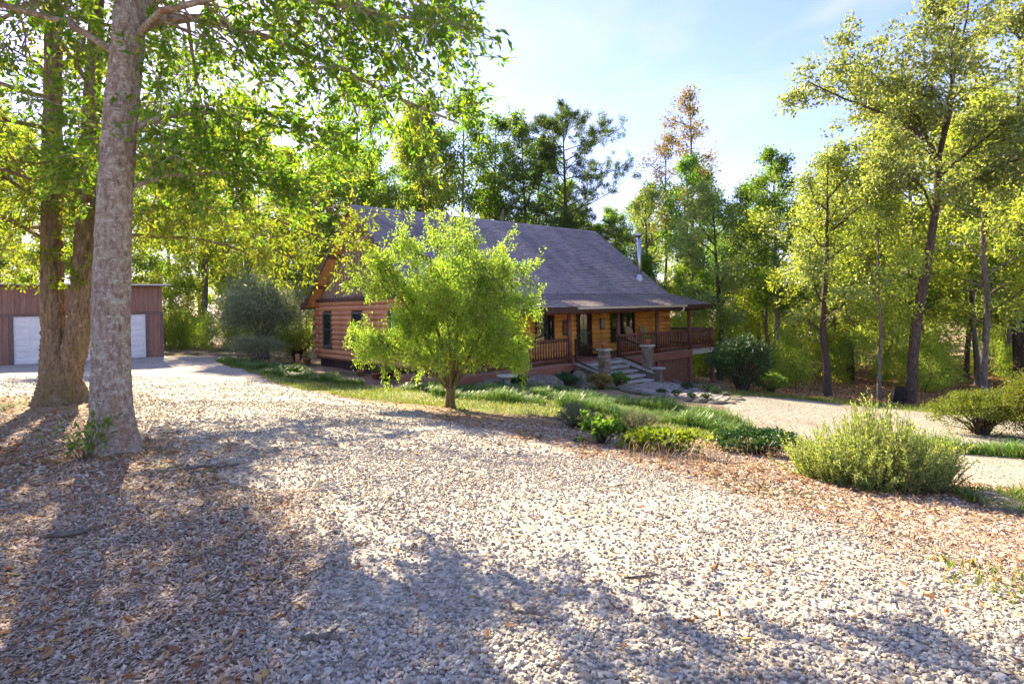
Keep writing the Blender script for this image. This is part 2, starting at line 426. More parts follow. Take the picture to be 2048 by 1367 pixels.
M['leaf_hedge'] = mat_leaf('hedge_leaves', [(.075, .115, .022), (.14, .18, .032), (.22, .235, .045)], None, .4, (1.5, 1.3, .4))
M['leaf_lime'] = mat_leaf('lime_leaves', [(.11, .19, .022), (.18, .25, .03), (.25, .29, .05)], None, .5, (1.4, 1.35, .45))
M['grass'] = mat_leaf('grass_blades', [(.065, .14, .032), (.12, .215, .045), (.19, .265, .065), (.28, .29, .10)], [0, .45, .85, 1], .35, (1.4, 1.35, .5), .4, .4)
M['lawn'] = mat_leaf('lawn_blades', [(.10, .175, .035), (.17, .235, .048), (.26, .275, .075), (.33, .28, .115)], [0, .5, .85, 1], .35, (1.4, 1.35, .5))
M['dry'] = mat_leaf('dry_stems', [(.28, .20, .11), (.42, .31, .18), (.34, .22, .10)], None, .25, (1.2, 1.1, .8))
M['litter'] = mat_leaf('fallen_leaves', [(.20, .088, .032), (.31, .155, .062), (.42, .26, .125), (.50, .36, .20), (.44, .31, .055)], [0, .35, .65, .92, 1], .15, (1.2, 1.0, .7), .7, .2)
M['chips'] = mat_island('bark_chips', [(.19, .14, .105), (.36, .275, .21), (.49, .39, .305), (.64, .53, .43)], None, .9, .2)
M['pebbles'] = mat_island('pebbles', [(.20, .18, .155), (.35, .325, .28), (.455, .42, .36), (.56, .525, .455), (.37, .30, .215), (.50, .435, .34), (.30, .18, .115)], [0, .2, .45, .68, .80, .93, 1], .85, .25, 60)

# ------------------------------------------------------------------ terrain
CP = np.array([
(0,0,0),(0,3,0),(-3,3,.03),(3,2.5,-.03),(-8,2,.05),(8,2,-.45),(-4.66,6.64,0),(0,7,-.12),(-9.7,12,-.15),(4.3,6.5,-.6),(2.2,6.2,-.3),
(-1.4,12.8,-.6),(-7.4,18.7,-.8),(-13.6,26.7,-.75),(-22.4,25.4,-.48),(-18.4,28.4,-.51),(-30,20,-.4),(-14,16,-.38),
(-9.62,28.42,-1.02),(-6.3,24.6,-1.13),(-3.24,21.03,-1.22),(0.5,21.2,-1.2),(2.0,17,-1.1),(5.75,23.0,-1.5),(3.4,21.5,-1.35),(8.95,28.5,-2.35),(9.6,24,-2.0),
(9.4,15.8,-1.6),(5.2,12.4,-1.3),(11,20,-1.95),(7.1,8.3,-1.0),(14.3,20.3,-2.1),(13,22,-2.15),(12,12,-1.6),(16,14,-1.8),(-12,-8,.2),(0,-10,.2),(12,-8,-.3),
(-20,45,-1.1),(5,48,-2.8),(20,40,-3.2),(35,45,-3.2),(30,25,-3.0),(-45,40,-.8),(0,80,-3.2),(50,80,-3),(-50,80,-1.8)], float)
def _phi(r2): return .5*r2*np.log(r2 + 1e-9)
def _fit():
    P = CP[:, :2]; n = len(P)
    K = _phi(((P[:, None]-P[None])**2).sum(-1)) + np.eye(n)*3.0
    Q = np.c_[np.ones(n), P]
    return np.linalg.solve(np.block([[K, Q], [Q.T, np.zeros((3, 3))]]), np.r_[CP[:, 2], 0, 0, 0])
_W = _fit()
def terr(x, y):
    x = np.asarray(x, float); y = np.asarray(y, float); sh = np.broadcast(x, y).shape
    x = np.broadcast_to(x, sh).ravel(); y = np.broadcast_to(y, sh).ravel(); n = len(CP)
    z = _W[n] + _W[n+1]*x + _W[n+2]*y
    for i in range(n): z = z + _W[i]*_phi((x-CP[i, 0])**2 + (y-CP[i, 1])**2)
    d = np.hypot(x, y-25); w = np.clip((d-45)/40, 0, 1); w = w*w*(3-2*w)
    return (z*(1-w) - 2.6*w).reshape(sh)
def tz(x, y): return float(terr(x, y))

def seg_dist(px, py, poly, closed=True):
    d = np.full(px.shape, 1e9); n = len(poly)
    for i in range(n if closed else n-1):
        ax, ay = poly[i][:2]; bx, by = poly[(i+1) % n][:2]
        vx, vy = bx-ax, by-ay
        t = np.clip(((px-ax)*vx + (py-ay)*vy)/(vx*vx+vy*vy+1e-12), 0, 1)
        d = np.minimum(d, np.hypot(px-ax-t*vx, py-ay-t*vy))
    return d
def sdf(px, py, poly):
    """distance inside the polygon (positive) or outside it (negative)"""
    px = np.asarray(px, float); py = np.asarray(py, float)
    ins = np.zeros(px.shape, bool); n = len(poly)
    for i in range(n):
        ax, ay = poly[i]; bx, by = poly[(i+1) % n]
        c = ((ay > py) != (by > py))
        with np.errstate(divide='ignore', invalid='ignore'): xi = (bx-ax)*(py-ay)/(by-ay+1e-12) + ax
        ins ^= c & (px < xi)
    d = seg_dist(px, py, poly)
    return np.where(ins, d, -d)

DRIVE = [(9, 0.5), (5.0, 2.2), (2.95, 3.3), (2.59, 4.4), (2.01, 5.45), (1.03, 6.85), (0.34, 7.65), (-0.81, 9.25), (-2.4, 11.9), (-4.32, 14.05), (-7.86, 19.05), (-10.77, 23.15),
         (-14.04, 27.1), (-15.5, 31.5), (-18.31, 28.6), (-22.4, 25.5), (-34, 17), (-30, 12), (-14, 12.6), (-9.67, 13.4), (-8.0, 12.0), (-7.4, 10.2), (-5.4, 8.2), (-4.1, 6.75), (-3.03, 5.7),
         (-1.96, 4.7), (-1.2, 3.45), (-0.91, 2.45), (-0.6, 0.5), (-1, -8), (12, -8)]
ROAD = [(6.6, 17.9), (8.2, 20.0), (10.2, 19.9), (11.73, 18.2), (12.93, 16.6), (14.2, 14.9), (20, 12), (24, 4), (14, 1), (8.5, 5.4), (6.6, 7.3), (5.87, 7.75), (5.56, 8.75), (5.37, 10.3), (5.08, 11.5), (5.5, 13.65), (6.0, 16.2)]
LAWN = [(-13.8, 26.8), (-10.7, 24.0), (-7.0, 21.2), (-4.5, 19.6), (-2.2, 19.6), (-0.45, 18.6), (1.14, 18.0), (3.29, 17.0), (5.3, 16.3), (5.6, 14.2), (5.0, 11.6), (3.72, 10.8), (2.3, 11.0),
        (0.75, 11.3), (-0.89, 12.2), (-2.4, 13.0), (-4.2, 14.2), (-6.0, 16.6), (-7.9, 19.2), (-10.9, 23.3)]
LAWN2 = [(6.6, 19.2), (8.4, 21.8), (11.0, 21.3), (13.2, 19.3), (15.4, 16.0), (14.6, 14.8), (12.6, 17.0), (10.3, 19.6), (8.3, 19.8)]

g = lambda a, b, s: np.arange(a, b, s)
gx = np.r_[-700, -450, -300, -200, -150, -110, -85, -68, -56, -47, -41, g(-36, -16, 1.0), g(-16, 17, .3), g(17, 38, 1.0), 41, 47, 56, 68, 85, 110, 150, 200, 300, 450, 700]
gy = np.r_[-500, -300, -180, -110, -70, -45, -30, -20, -14, -10, -7, g(-5, 33, .3), g(33, 60, 1.2), 62, 68, 76, 88, 104, 130, 170, 230, 320, 460, 700, 1000]
def grid_mesh(name, gx, gy, zf):
    X, Y = np.meshgrid(gx, gy, indexing='ij'); Z = zf(X, Y)
    V = np.stack([X, Y, Z], -1).reshape(-1, 3); nx, ny = len(gx), len(gy)
    i, j = np.meshgrid(np.arange(nx-1), np.arange(ny-1), indexing='ij'); a = (i*ny + j).ravel()
    return V, np.stack([a, a+ny, a+ny+1, a+1], -1)
def micro(X, Y): return .018*noise2(X, Y, 2.1, 3) + .03*noise2(X, Y, .7, 5)
V, F = grid_mesh('ground', gx, gy, lambda X, Y: terr(X, Y) + micro(X, Y))
tag(link('ground', np_mesh('ground', V, F, True), M['ground']), 'brown leaf-littered ground sloping down to the woods', 'ground', kind='structure')

def sheet(name, poly, step, lift, mat, label, cat, wob=.25, seed=1):
    """a sheet that follows the terrain and dips under it at its irregular edge"""
    P = np.array(poly); gx = np.arange(P[:, 0].min()-1, P[:, 0].max()+1, step); gy = np.arange(P[:, 1].min()-1, P[:, 1].max()+1, step)
    X, Y = np.meshgrid(gx, gy, indexing='ij')
    d = sdf(X, Y, poly) + wob*noise2(X, Y, 3.0, seed) + wob*.5*noise2(X, Y, 9.0, seed+1)
    Z = terr(X, Y) + micro(X, Y) + np.clip(d*.15, -.06, lift)
    V = np.stack([X, Y, Z], -1).reshape(-1, 3); nx, ny = X.shape
    i, j = np.meshgrid(np.arange(nx-1), np.arange(ny-1), indexing='ij'); a = (i*ny+j).ravel()
    F = np.stack([a, a+ny, a+ny+1, a+1], -1)
    keep = (d.ravel()[F] > -.3).all(1); F = F[keep]
    used = np.unique(F); mp = np.zeros(len(V), int); mp[used] = np.arange(len(used))
    o = link(name, np_mesh(name, V[used], mp[F], True), mat)
    return tag(o, label, cat, kind='structure')
sheet('gravel_driveway', DRIVE, .2, .03, M['gravel'], 'pale gravel parking area running up to the garage', 'driveway', .22, 11)
sheet('lower_driveway', ROAD, .2, .03, M['road'], 'tan gravel drive curving away below the front steps', 'driveway', .2, 21)
sheet('lawn', LAWN, .2, .022, M['turf'], 'grass strip between the gravel yard and the log house', 'lawn', .25, 31)
sheet('grass_verge', LAWN2, .25, .022, M['turf'], 'narrow grass verge along the edge of the woods', 'lawn', .2, 41)

# ------------------------------------------------------------------ log house
H0 = (-3.241, 21.025, CAM_Z - 2.273)
TH = math.pi/2 - 0.859
W, L, HW, HR = 9.774, 15.25, 2.767, 6.831
house = empty('log_house', H0, TH)
tag(house, 'orange log house with a grey shingle roof and railed front porch', 'house')
def hz(t, e):
    """terrain height under a house-space point, in house space"""
    x = H0[0] + t*math.cos(TH) - e*math.sin(TH); y = H0[1] + t*math.sin(TH) + e*math.cos(TH)
    return tz(x, y) - H0[2]
def hw(t, e, z=0):
    return (H0[0] + t*math.cos(TH) - e*math.sin(TH), H0[1] + t*math.sin(TH) + e*math.cos(TH), H0[2] + z)

NC = 12; CH = HW/NC; LR = CH*.56
_lm = {}
def log_mesh(key, mat):
    if key not in _lm:
        b = MB(); a = [(0, 0, 0), (1, 0, 0)]
        sides = 14
        V = [(x, LR*.92*math.cos(2*math.pi*k/sides), LR*math.sin(2*math.pi*k/sides)) for x in (0, 1) for k in range(sides)]
        b.add(V, [(k, (k+1) % sides, sides+(k+1) % sides, sides+k) for k in range(sides)], True, 0)
        b.add([V[k] for k in range(sides)], [tuple(range(sides))[::-1]], False, 1)
        b.add([V[sides+k] for k in range(sides)], [tuple(range(sides))], False, 1)
        o = b.build('log', [mat, M['end_grain']]); _lm[key] = o.data; bpy.data.objects.remove(o)
    return _lm[key]
def add_log(parent, key, mat, p, rz, length):
    o = link('log', log_mesh(key, mat), None, parent, p); o.rotation_euler = (random.Random(str(p)).uniform(-.3, .3), 0, rz); o.scale = (length, 1, 1); return o
def wall(name, axis, fixed, lo, hi, even_ext, openings, key, mat, core):
    wpart = core.build(name, M['interior'], house)
    for c in range(NC):
        z = (c+.5)*CH; ext = .36 if (c % 2 == 0) == even_ext else 0.0
        a, b = lo-ext, hi+ext
        cuts = sorted([(o0, o1) for (o0, o1, z0, z1) in openings if z > z0 - CH*.3 and z < z1 + CH*.3])
        segs = []; cur = a
        for o0, o1 in cuts: segs.append((cur, o0)); cur = o1
        segs.append((cur, b))
        for s0, s1 in segs:
            if axis == 'x': add_log(wpart, key, mat, (s0, fixed, z), 0, s1-s0)
            else: add_log(wpart, key, mat, (fixed, s0, z), math.pi/2, s1-s0)
    return wpart
GWIN = [(4.94, 5.98, .58, 2.24), (8.2, 9.24, .58, 2.24), (1.6, 2.64, .58, 2.24)]
FWIN = [(5.5, 6.65, .74, 2.2), (8.12, 9.16, 0, 2.12), (10.55, 12.5, .52, 2.16), (2.2, 3.5, .74, 2.2)]
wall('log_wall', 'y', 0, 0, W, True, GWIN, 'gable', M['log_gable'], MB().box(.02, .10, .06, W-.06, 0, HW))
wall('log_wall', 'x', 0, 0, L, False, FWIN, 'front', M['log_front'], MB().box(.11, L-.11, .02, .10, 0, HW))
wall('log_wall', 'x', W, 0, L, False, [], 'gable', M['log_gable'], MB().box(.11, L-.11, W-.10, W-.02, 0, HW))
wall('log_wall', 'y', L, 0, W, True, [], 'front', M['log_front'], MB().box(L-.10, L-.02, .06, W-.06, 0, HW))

def window(axis, lo, hi, z0, z1, fixed, frame, mull=(), label=None):
    """fixed is the outer face; the window lies in the wall plane, outside towards negative"""
    fw = .09; out = -.135; inn = .0
    b = MB()
    def bx(a0, a1, d0, d1, c0, c1, m=b):
        if axis == 'x': m.box(a0, a1, fixed+d0, fixed+d1, c0, c1)
        else: m.box(fixed+d0, fixed+d1, a0, a1, c0, c1)
    bx(lo, lo+fw, out, inn, z0, z1); bx(hi-fw, hi, out, inn, z0, z1)
    bx(lo+fw, hi-fw, out, inn, z1-fw, z1); bx(lo+fw, hi-fw, out, inn, z0, z0+fw)
    for m in mull: bx(m-.045, m+.045, out+.012, inn, z0+fw, z1-fw)
    w = b.build('window', frame, house)
    b2 = MB(); edges = [lo+fw] + [q for m in mull for q in (m-.045, m+.045)] + [hi-fw]
    for k in range(0, len(edges), 2):
        s = MB(); bx(edges[k], edges[k+1], -.075, -.05, z0+fw, z1-fw, s); s.build('pane', M['glass'], w)
        r = MB(); bx(edges[k], edges[k+1], -.098, -.045, (z0+z1)/2-.02, (z0+z1)/2+.02, r)
        if axis == 'y' : r.build('meeting_rail', frame, w)
    s = MB(); bx(lo-.04, hi+.04, out-.05, inn-.01, z0-.045, z0-.003, s); s.build('sill', frame, w)
    return w
for (a, b, z0, z1) in GWIN: window('y', a, b, z0, z1, 0, M['win_frame'])
window('x', *FWIN[0], 0, M['dark_frame']); window('x', *FWIN[2], 0, M['dark_frame'], (11.525,)); window('x', *FWIN[3], 0, M['dark_frame'])
# front door with leaded oval-panelled glass
d = MB(); d.box(8.24, 9.04, -.09, -.03, .02, 2.03); door = d.build('door', M['dark_frame'], house)
f = MB(); f.box(8.12, 8.235, -.15, 0, 0, 2.12); f.box(9.045, 9.16, -.15, 0, 0, 2.12); f.box(8.235, 9.045, -.15, 0, 2.035, 2.12); f.build('door_frame', M['trim'], door)
p = MB(); p.box(8.34, 8.86, -.11, -.092, .42, 1.92); p.build('pane', M['lead_glass'], door)
q = MB()
for x in (8.34, 8.86): q.box(x-.02, x+.02, -.118, -.09, .40, 1.94)
for z in (.42, 1.17, 1.92): q.box(8.36, 8.84, -.117, -.09, z-.018, z+.018)
q.bar((8.6, -.113, .44), (8.6, -.113, 1.90), .012, .012)
for (x0, z0, x1, z1) in ((8.38, 1.2, 8.6, 1.55), (8.6, 1.55, 8.82, 1.2), (8.38, 1.9, 8.6, 1.55), (8.6, 1.55, 8.82, 1.9), (8.38, 1.15, 8.6, .8), (8.6, .8, 8.82, 1.15), (8.38, .45, 8.6, .8), (8.6, .8, 8.82, .45)):
    q.bar((x0, -.113, z0), (x1, -.113, z1), .012, .012)
q.build('leading', M['trim'], door)
h = MB(); h.lathe([(.03, 0), (.034, .03), (.012, .04)], 10, (0, 0, 0)); ho = h.build('handle', M['brass'], door, (8.96, -.10, 1.0)); ho.rotation_euler = (R(90), 0, 0)

# ---- gable boards (board and batten above the log wall, on the visible end)
SL = (HR-2.87)/5.085
def roof_z(e):
    a = abs(e - W/2)
    if a <= 5.085: return HR - SL*a
    return None
bd = MB(); bd.box(-.20, .03, -.3, W+.3, HW, HW+.14); bd.build('gable_trim', M['trim'], house)
gb = MB(); gb.poly([(.05, -.1, HW+.14), (.05, W/2, HR-.25), (.05, W+.1, HW+.14)]); gwall = gb.build('gable_end', M['board'], house)
y = -.02; k = 0
while y < W:
    y1 = min(y+.3, W+.02)
    za = roof_z(y)-.16; zb = roof_z(y1)-.16; zm = None
    pts = [(y, HW+.142), (y1, HW+.142), (y1, max(zb, HW+.15)), (y, max(za, HW+.15))]
    if y < W/2 < y1: pts = [(y, HW+.142), (y1, HW+.142), (y1, zb), (W/2, HR-.16), (y, za)]
    m = MB(); n = len(pts)
    m.add([(-.06, p[0]+.004 if i in (0, n-1) else p[0]-.004 if i in (1, 2) else p[0], p[1]) for i, p in enumerate(pts)] + [(.03, p[0], p[1]) for p in pts],
          [tuple(range(n))[::-1], tuple(range(n, 2*n))] + [(i, (i+1) % n, n+(i+1) % n, n+i) for i in range(n)])
    m.build('board', M['board'], gwall)
    if k: 
        zt = roof_z(y)-.17
        if zt > HW+.2: MB().box(-.088, -.062, y-.035, y+.035, HW+.143, zt).build('batten', M['board'], gwall)
    y = y1; k += 1
# plain boarded far gable
MB().add([(L+.05, 0, HW), (L+.05, W/2, HR-.16), (L+.05, W, HW), (L-.05, 0, HW), (L-.05, W/2, HR-.16), (L-.05, W, HW)], [(0, 2, 1), (3, 4, 5), (0, 1, 4, 3), (1, 2, 5, 4), (0, 3, 5, 2)]).build('gable_end', M['board'], house)

# ---- roof
XA, XB = -.62, L+.16
PROF = [(-2.74, 2.25), (-.2, 2.87), (W/2, HR), (W+.2, 2.87), (10.72, 2.62)]     # eave, break, ridge, break, back eave
TK = .13
rf = MB()
n = len(PROF)
for (x0, x1) in ((XA, XB),):
    top = [(x0, p[0], p[1]) for p in PROF] + [(x1, p[0], p[1]) for p in PROF]
    bot = [(x0, p[0], p[1]-TK) for p in PROF] + [(x1, p[0], p[1]-TK) for p in PROF]
    Fs = []
    for i in range(n-1):
        Fs.append((i, n+i, n+i+1, i+1)); Fs.append((2*n+i, 2*n+i+1, 3*n+i+1, 3*n+i))
        Fs.append((i, i+1, 2*n+i+1, 2*n+i)); Fs.append((n+i, 3*n+i, 3*n+i+1, n+i+1))
    Fs += [(0, 2*n, 3*n, n), (n-1, 2*n-1, 4*n-1, 3*n-1)]
    rf.add(top+bot, Fs)
roof = rf.build('roof', M['soffit'], house)
rng = np.random.default_rng(5)
SV = []; SF = []; cnt = 0
def courses(p, q, x0, x1, lift=.006):
    """shingle tabs from the lower edge p to the upper edge q"""
    global cnt
    dy, dz = q[0]-p[0], q[1]-p[1]; S = math.hypot(dy, dz); dy /= S; dz /= S; ny, nz = -dz, dy
    if nz < 0: ny, nz = -ny, -nz
    N = int(S/.145)
    for c in range(N):
        s0 = c*S/N; s1 = min(S, s0+.19)
        x = x0 - rng.uniform(0, .3)
        while x < x1:
            w = rng.choice([.18, .26, .33, .40]); xa = max(x+.004, x0-.02); xb = min(x+w-.004, x1+.02); x += w
            if xb - xa < .02: continue
            j = rng.uniform(-.006, .006); a, b = s0+j-.012, s1; h0, h1 = lift+.018+rng.uniform(0, .012), lift
            P = [(xa, a, 0), (xb, a, 0), (xb, a, h0), (xa, a, h0), (xb, b, h1), (xa, b, h1)]
            SV.extend([(X, p[0]+dy*s+ny*h, p[1]+dz*s+nz*h) for X, s, h in P])
            SF.append((cnt, cnt+1, cnt+2, cnt+3)); SF.append((cnt+3, cnt+2, cnt+4, cnt+5)); cnt += 6
courses(PROF[0], PROF[1], XA, XB); courses(PROF[1], PROF[2], XA, XB); courses(PROF[4], PROF[3], XA, XB); courses(PROF[3], PROF[2], XA, XB)
so = link('shingles', np_mesh('shingles', np.array(SV), np.array(SF)), [M['shingle'], M['shingle_edge']], roof); so['kind'] = 'stuff'
mi = np.zeros(len(SF), np.int32); mi[::2] = 1; so.data.polygons.foreach_set('material_index', mi)
rc = MB()
x = XA
while x < XB-.01:
    x1 = min(x+.3, XB)
    rc.add([(x, W/2-.16, HR-.105), (x1, W/2-.16, HR-.105), (x1, W/2, HR+.035), (x, W/2, HR+.035), (x1, W/2+.16, HR-.105), (x, W/2+.16, HR-.105)], [(0, 1, 2, 3), (3, 2, 4, 5)])
    x = x1+.004
rco = rc.build('ridge_cap', M['shingle'], roof)
# rake boards and fascia
for i in range(n-1):
    for x, nm in ((XA-.022, 'rake_board'), (XB+.022, 'rake_board')):
        a, b = PROF[i], PROF[i+1]
        m = MB(); e = .02
        m.add([(x-e, a[0], a[1]+.02), (x-e, b[0], b[1]+.02), (x-e, b[0], b[1]-.24), (x-e, a[0], a[1]-.24), (x+e, a[0], a[1]+.02), (x+e, b[0], b[1]+.02), (x+e, b[0], b[1]-.24), (x+e, a[0], a[1]-.24)],
              [(0, 1, 2, 3), (4, 7, 6, 5), (0, 4, 5, 1), (3, 2, 6, 7), (0, 3, 7, 4), (1, 5, 6, 2)])
        m.build(nm, M['trim'], roof)
MB().box(XA, XB, -2.785, -2.742, 2.06, 2.262).build('fascia', M['trim'], roof)
MB().box(XA, XB, 10.722, 10.76, 2.43, 2.63).build('fascia', M['trim'], roof)
MB().box(5.3, 13.0, -2.875, -2.79, 2.16, 2.252).build('gutter', M['gutter'], roof)
dsp = MB().tube([(12.75, -2.83, 2.18), (12.75, -2.83, 2.05), (12.83, -2.62, 1.93), (12.9, -2.45, 1.88), (12.92, -2.40, 1.72)], [.035]*5, 8).build('downspout', M['white'], roof)
# purlin ends and a collar beam under the near rake
for e in (.9, 2.6, 7.2, 8.9): 
    z = roof_z(e)-TK-.11
    MB().box(XA+.05, -.06, e-.07, e+.07, z-.09, z+.085).build('purlin', M['stain'], house)
MB().box(XA+.04, -.06, W/2-.09, W/2+.09, HR-.55, HR-.22).build('ridge_beam', M['stain'], house)
zc = HR-1.55; ec = (HR-.2-zc)/SL
MB().box(XA+.06, XA+.20, W/2-ec, W/2+ec, zc-.1, zc+.08).build('collar_beam', M['fascia'], house)
MB().box(XA+.07, XA+.19, W/2-.08, W/2+.08, zc+.085, HR-.56).build('king_post', M['fascia'], house)
# porch ceiling beam and rafter tails
MB().tube([(-.5, -2.32, 2.07), (L+.1, -2.32, 2.07)], [.11, .11], 12).build('porch_beam', M['stain'], house)
for k in range(27):
    x = -.3 + k*.6
    MB().bar((x, -.25, 2.70), (x, -2.66, 2.105), .06, .10).build('rafter', M['soffit'], house)
# stove pipe
fl = MB().lathe([(.125, -.3), (.125, 2.45)], 16, (14.2, .79, 3.62)).build('flue_pipe', M['steel'], house)
MB().lathe([(.16, 0), (.17, .03), (.17, .10), (.05, .16)], 16, (14.2, .79, 6.05)).build('flue_cap', M['steel'], fl)
MB().lathe([(.27, -.22), (.25, .02), (.15, .22), (.135, .26)], 16, (14.2, .79, 3.68)).build('flashing', M['flash'], fl)
# foundation skirt of upright boards under the gable wall
zb0 = min(hz(0, 0), hz(0, W)) - .25
sk = MB().box(.03, .08, -.05, W, zb0, -.01).build('skirting', M['skirt'], house)
y = -.05
while y < W-.02:
    MB().box(-.03, .028, y+.006, min(y+.17, W), zb0, -.012).build('board', M['skirt'], sk); y += .176
MB().box(-.035, -.03, 3.0, 3.35, -.34, -.17).build('vent', M['black'], sk)
MB().box(0, L, W-.05, W, -2.6, -.01).build('foundation', M['skirt'], house)
MB().box(L-.05, L, 0, W-.06, -2.6, -.01).build('foundation', M['skirt'], house)
MB().box(-.14, .13, -.35, W+.3, -.05, 0).build('sill_plate', M['trim'], house)

# ---- porch
PD = 2.3; T0, T5 = -1.2, 16.4
dk = MB().box(T0, T5-.02, -PD+.05, -.13, -.17, -.045).build('porch_deck', M['trim'], house)
e = -PD
while e < -.14:
    MB().box(T0, T5, e+.003, min(e+.137, -.135), -.042, -.002).build('plank', M['deck'], dk); e += .14
MB().box(L+.16, T5-.05, -.13, 7.5, -.17, -.045).build('deck_frame', M['trim'], house)
e = -.13
while e < 7.4:
    MB().box(L+.15, T5, e+.003, e+.137, -.042, -.002).build('plank', M['deck'], dk); e += .14
for (a, b) in ((T0, 5.3), (8.5, 14.2)):
    MB().box(a, b, -PD-.055, -PD-.003, -.36, -.045).build('rim_board', M['fascia'], house)
MB().box(5.3, 8.5, -PD-.04, -PD-.003, -.3, -.045).build('rim_board', M['fascia'], house)
MB().box(14.2, T5+.05, -PD-.05, -PD-.003, -.26, -.045).build('rim_board', M['cap'], house)
MB().box(T0-.05, T0-.003, -PD, -.13, -.36, -.045).build('rim_board', M['fascia'], house)
MB().box(T5+.003, T5+.05, -PD, 7.5, -.36, -.045).build('rim_board', M['fascia'], house)
POSTS = [-.75, 2.3, 5.38, 8.49, 11.38, 14.12]
for t in POSTS:
    MB().tube([(t, -PD+.06, -.0), (t, -PD+.06, 1.0), (t, -PD+.06, 2.0)], [.092, .09, .085], 12).build('post', M['stain'], house)
for t, h_ in ((14.12, .0), (11.38, 0), (8.8, 0), (16.3, 0)):
    MB().box(t-.09, t+.09, -PD+.0, -PD+.18, hz(t, -PD)-.2, -.17).build('support_post', M['lattice'], house)
for e in (2.0, 6.5): MB().box(T5-.2, T5-.02, e, e+.18, hz(T5, e)-.2, -.17).build('support_post', M['fascia'], house)
bal_me = MB().tube([(0, 0, 0), (0, 0, .38), (0, 0, .76)], [.030, .034, .030], 6).build('baluster', M['stain']); bal = bal_me.data; bpy.data.objects.remove(bal_me)
def railing(p, q, n, z=0.0):
    p, q = Vector(p), Vector(q)
    b = MB()
    for zz, r in ((.95, .062), (.15, .062)): b.tube([(p.x, p.y, z+zz), (q.x, q.y, z+zz)], [r, r], 10)
    r = b.build('railing', M['stain'], house)
    for i in range(n):
        t = (i+.7)/(n+.4); c = p.lerp(q, t)
        o = link('baluster', bal, None, r, (c.x, c.y, z+.17)); o.rotation_euler = (0, 0, i*1.3)
e0 = -PD+.06
railing((-.66, e0, 0), (2.21, e0, 0), 20); railing((2.39, e0, 0), (5.29, e0, 0), 20)
railing((8.58, e0, 0), (11.29, e0, 0), 18); railing((11.47, e0, 0), (14.03, e0, 0), 17); railing((14.21, e0, 0), (16.30, e0, 0), 14)
railing((16.32, e0+.06, 0), (16.32, 7.3, 0), 50)
railing((-.78, e0+.09, 0), (-.78, -.2, 0), 12)
MB().tube([(16.32, e0, -.0), (16.32, e0, 1.03)], [.075, .075], 10).build('newel_post', M['stain'], house)

def lattice(t0, t1, e, ztop, zb0, zb1, sp, name='lattice'):
    """crossed slats between t0 and t1, the bottom following the ground"""
    b = MB(); wd = .05
    zb = lambda t: zb0 + (zb1-zb0)*(t-t0)/(t1-t0)
    k = t0 + sp*.5
    while k < t1: b.box(k-wd/2, k+wd/2, e-.008, e+.0, zb(k), ztop); k += sp
    z = min(zb0, zb1) + sp*.5
    while z < ztop:
        a = t0; c = t1
        if zb1 < zb0 and z < zb0: a = t0 + (t1-t0)*(z-zb0)/(zb1-zb0)
        b.box(a, c, e+.001, e+.009, z-wd/2, z+wd/2); z += sp
    b.box(t0, t1, e-.02, e+.015, ztop-.05, ztop)
    return b.build(name, M['lattice'], house)
lattice(-1.1, 5.3, -PD+.10, -.362, hz(-1, -PD)-.05, hz(5.3, -PD)-.05, .085)
for (a, b) in ((8.95, 11.28), (11.49, 14.0)): lattice(a, b, -PD+.10, -.362, hz(a, -PD)-.05, hz(b, -PD)-.05, .085)

# ---- stone front steps with walls, pillars and handrails
def stonework(parent, boxes, seed, size=.17):
    """irregular stones standing proud on the faces of boxes (x0,x1,y0,y1,z0,z1)"""
    rs = random.Random(seed); b = MB()
    for (x0, x1, y0, y1, z0, z1, faces) in boxes:
        for fc in faces:
            if fc in 'xX': u0, u1 = y0, y1
            else: u0, u1 = x0, x1
            z = z0
            while z < z1-.03:
                hh = min(size*rs.uniform(.55, 1.05), z1-z); u = u0
                while u < u1-.03:
                    ww = min(size*rs.uniform(.7, 1.7), u1-u)
                    if u1-u-ww < .05: ww = u1-u
                    pr = rs.uniform(.012, .04); g = .010
                    c = [(u+g, z+g), (u+ww-g, z+g), (u+ww-g, z+hh-g), (u+g, z+hh-g)]
                    c = [(p[0]+rs.uniform(-g, g)*.7, p[1]+rs.uniform(-g, g)*.7) for p in c]
                    mu, mz = u+ww/2, z+hh/2
                    inn = [(mu+(p[0]-mu)*.72, mz+(p[1]-mz)*.72) for p in c]
                    def P(p, d):
                        if fc == 'x': return (x0-d, p[0], p[1])
                        if fc == 'X': return (x1+d, p[0], p[1])
                        if fc == 'y': return (p[0], y0-d, p[1])
                        return (p[0], y1+d, p[1])
                    V = [P(p, -.005) for p in c] + [P(p, pr*.6) for p in c] + [P(p, pr) for p in inn]
                    Fs = [(i, (i+1) % 4, 4+(i+1) % 4, 4+i) for i in range(4)] + [(4+i, 4+(i+1) % 4, 8+(i+1) % 4, 8+i) for i in range(4)] + [(8, 9, 10, 11)]
                    if fc in 'xY': Fs = [f[::-1] for f in Fs]
                    b.add(V, Fs, False); u += ww
                z += hh
    o = b.build('stonework', M['stone'], parent); o['kind'] = 'stuff'; return o
steps = empty('stone_steps', hw(0, 0), TH)
tag(steps, 'stone front steps with low side walls, two pillars and dark handrails', 'steps')
SB = -.84; E1 = -PD-.06
for i in range(5):
    ea = E1 - .40*i; eb = ea - .44; zt = -.165*(i+1) + .06 - .06
    zt = -.06 - .165*i
    if i == 0: pass
    tr = MB().box(5.95, 8.02, eb, ea, zt-.075, zt).build('step', M['cap'], steps)
    ri = MB().box(5.95, 8.02, eb+.05, ea, zt-.60, zt-.077).build('riser', M['mortar'], tr)
    stonework(tr, [(5.98, 8.0, eb+.05, ea, zt-.165, zt-.082, 'y')], 40+i, .2)
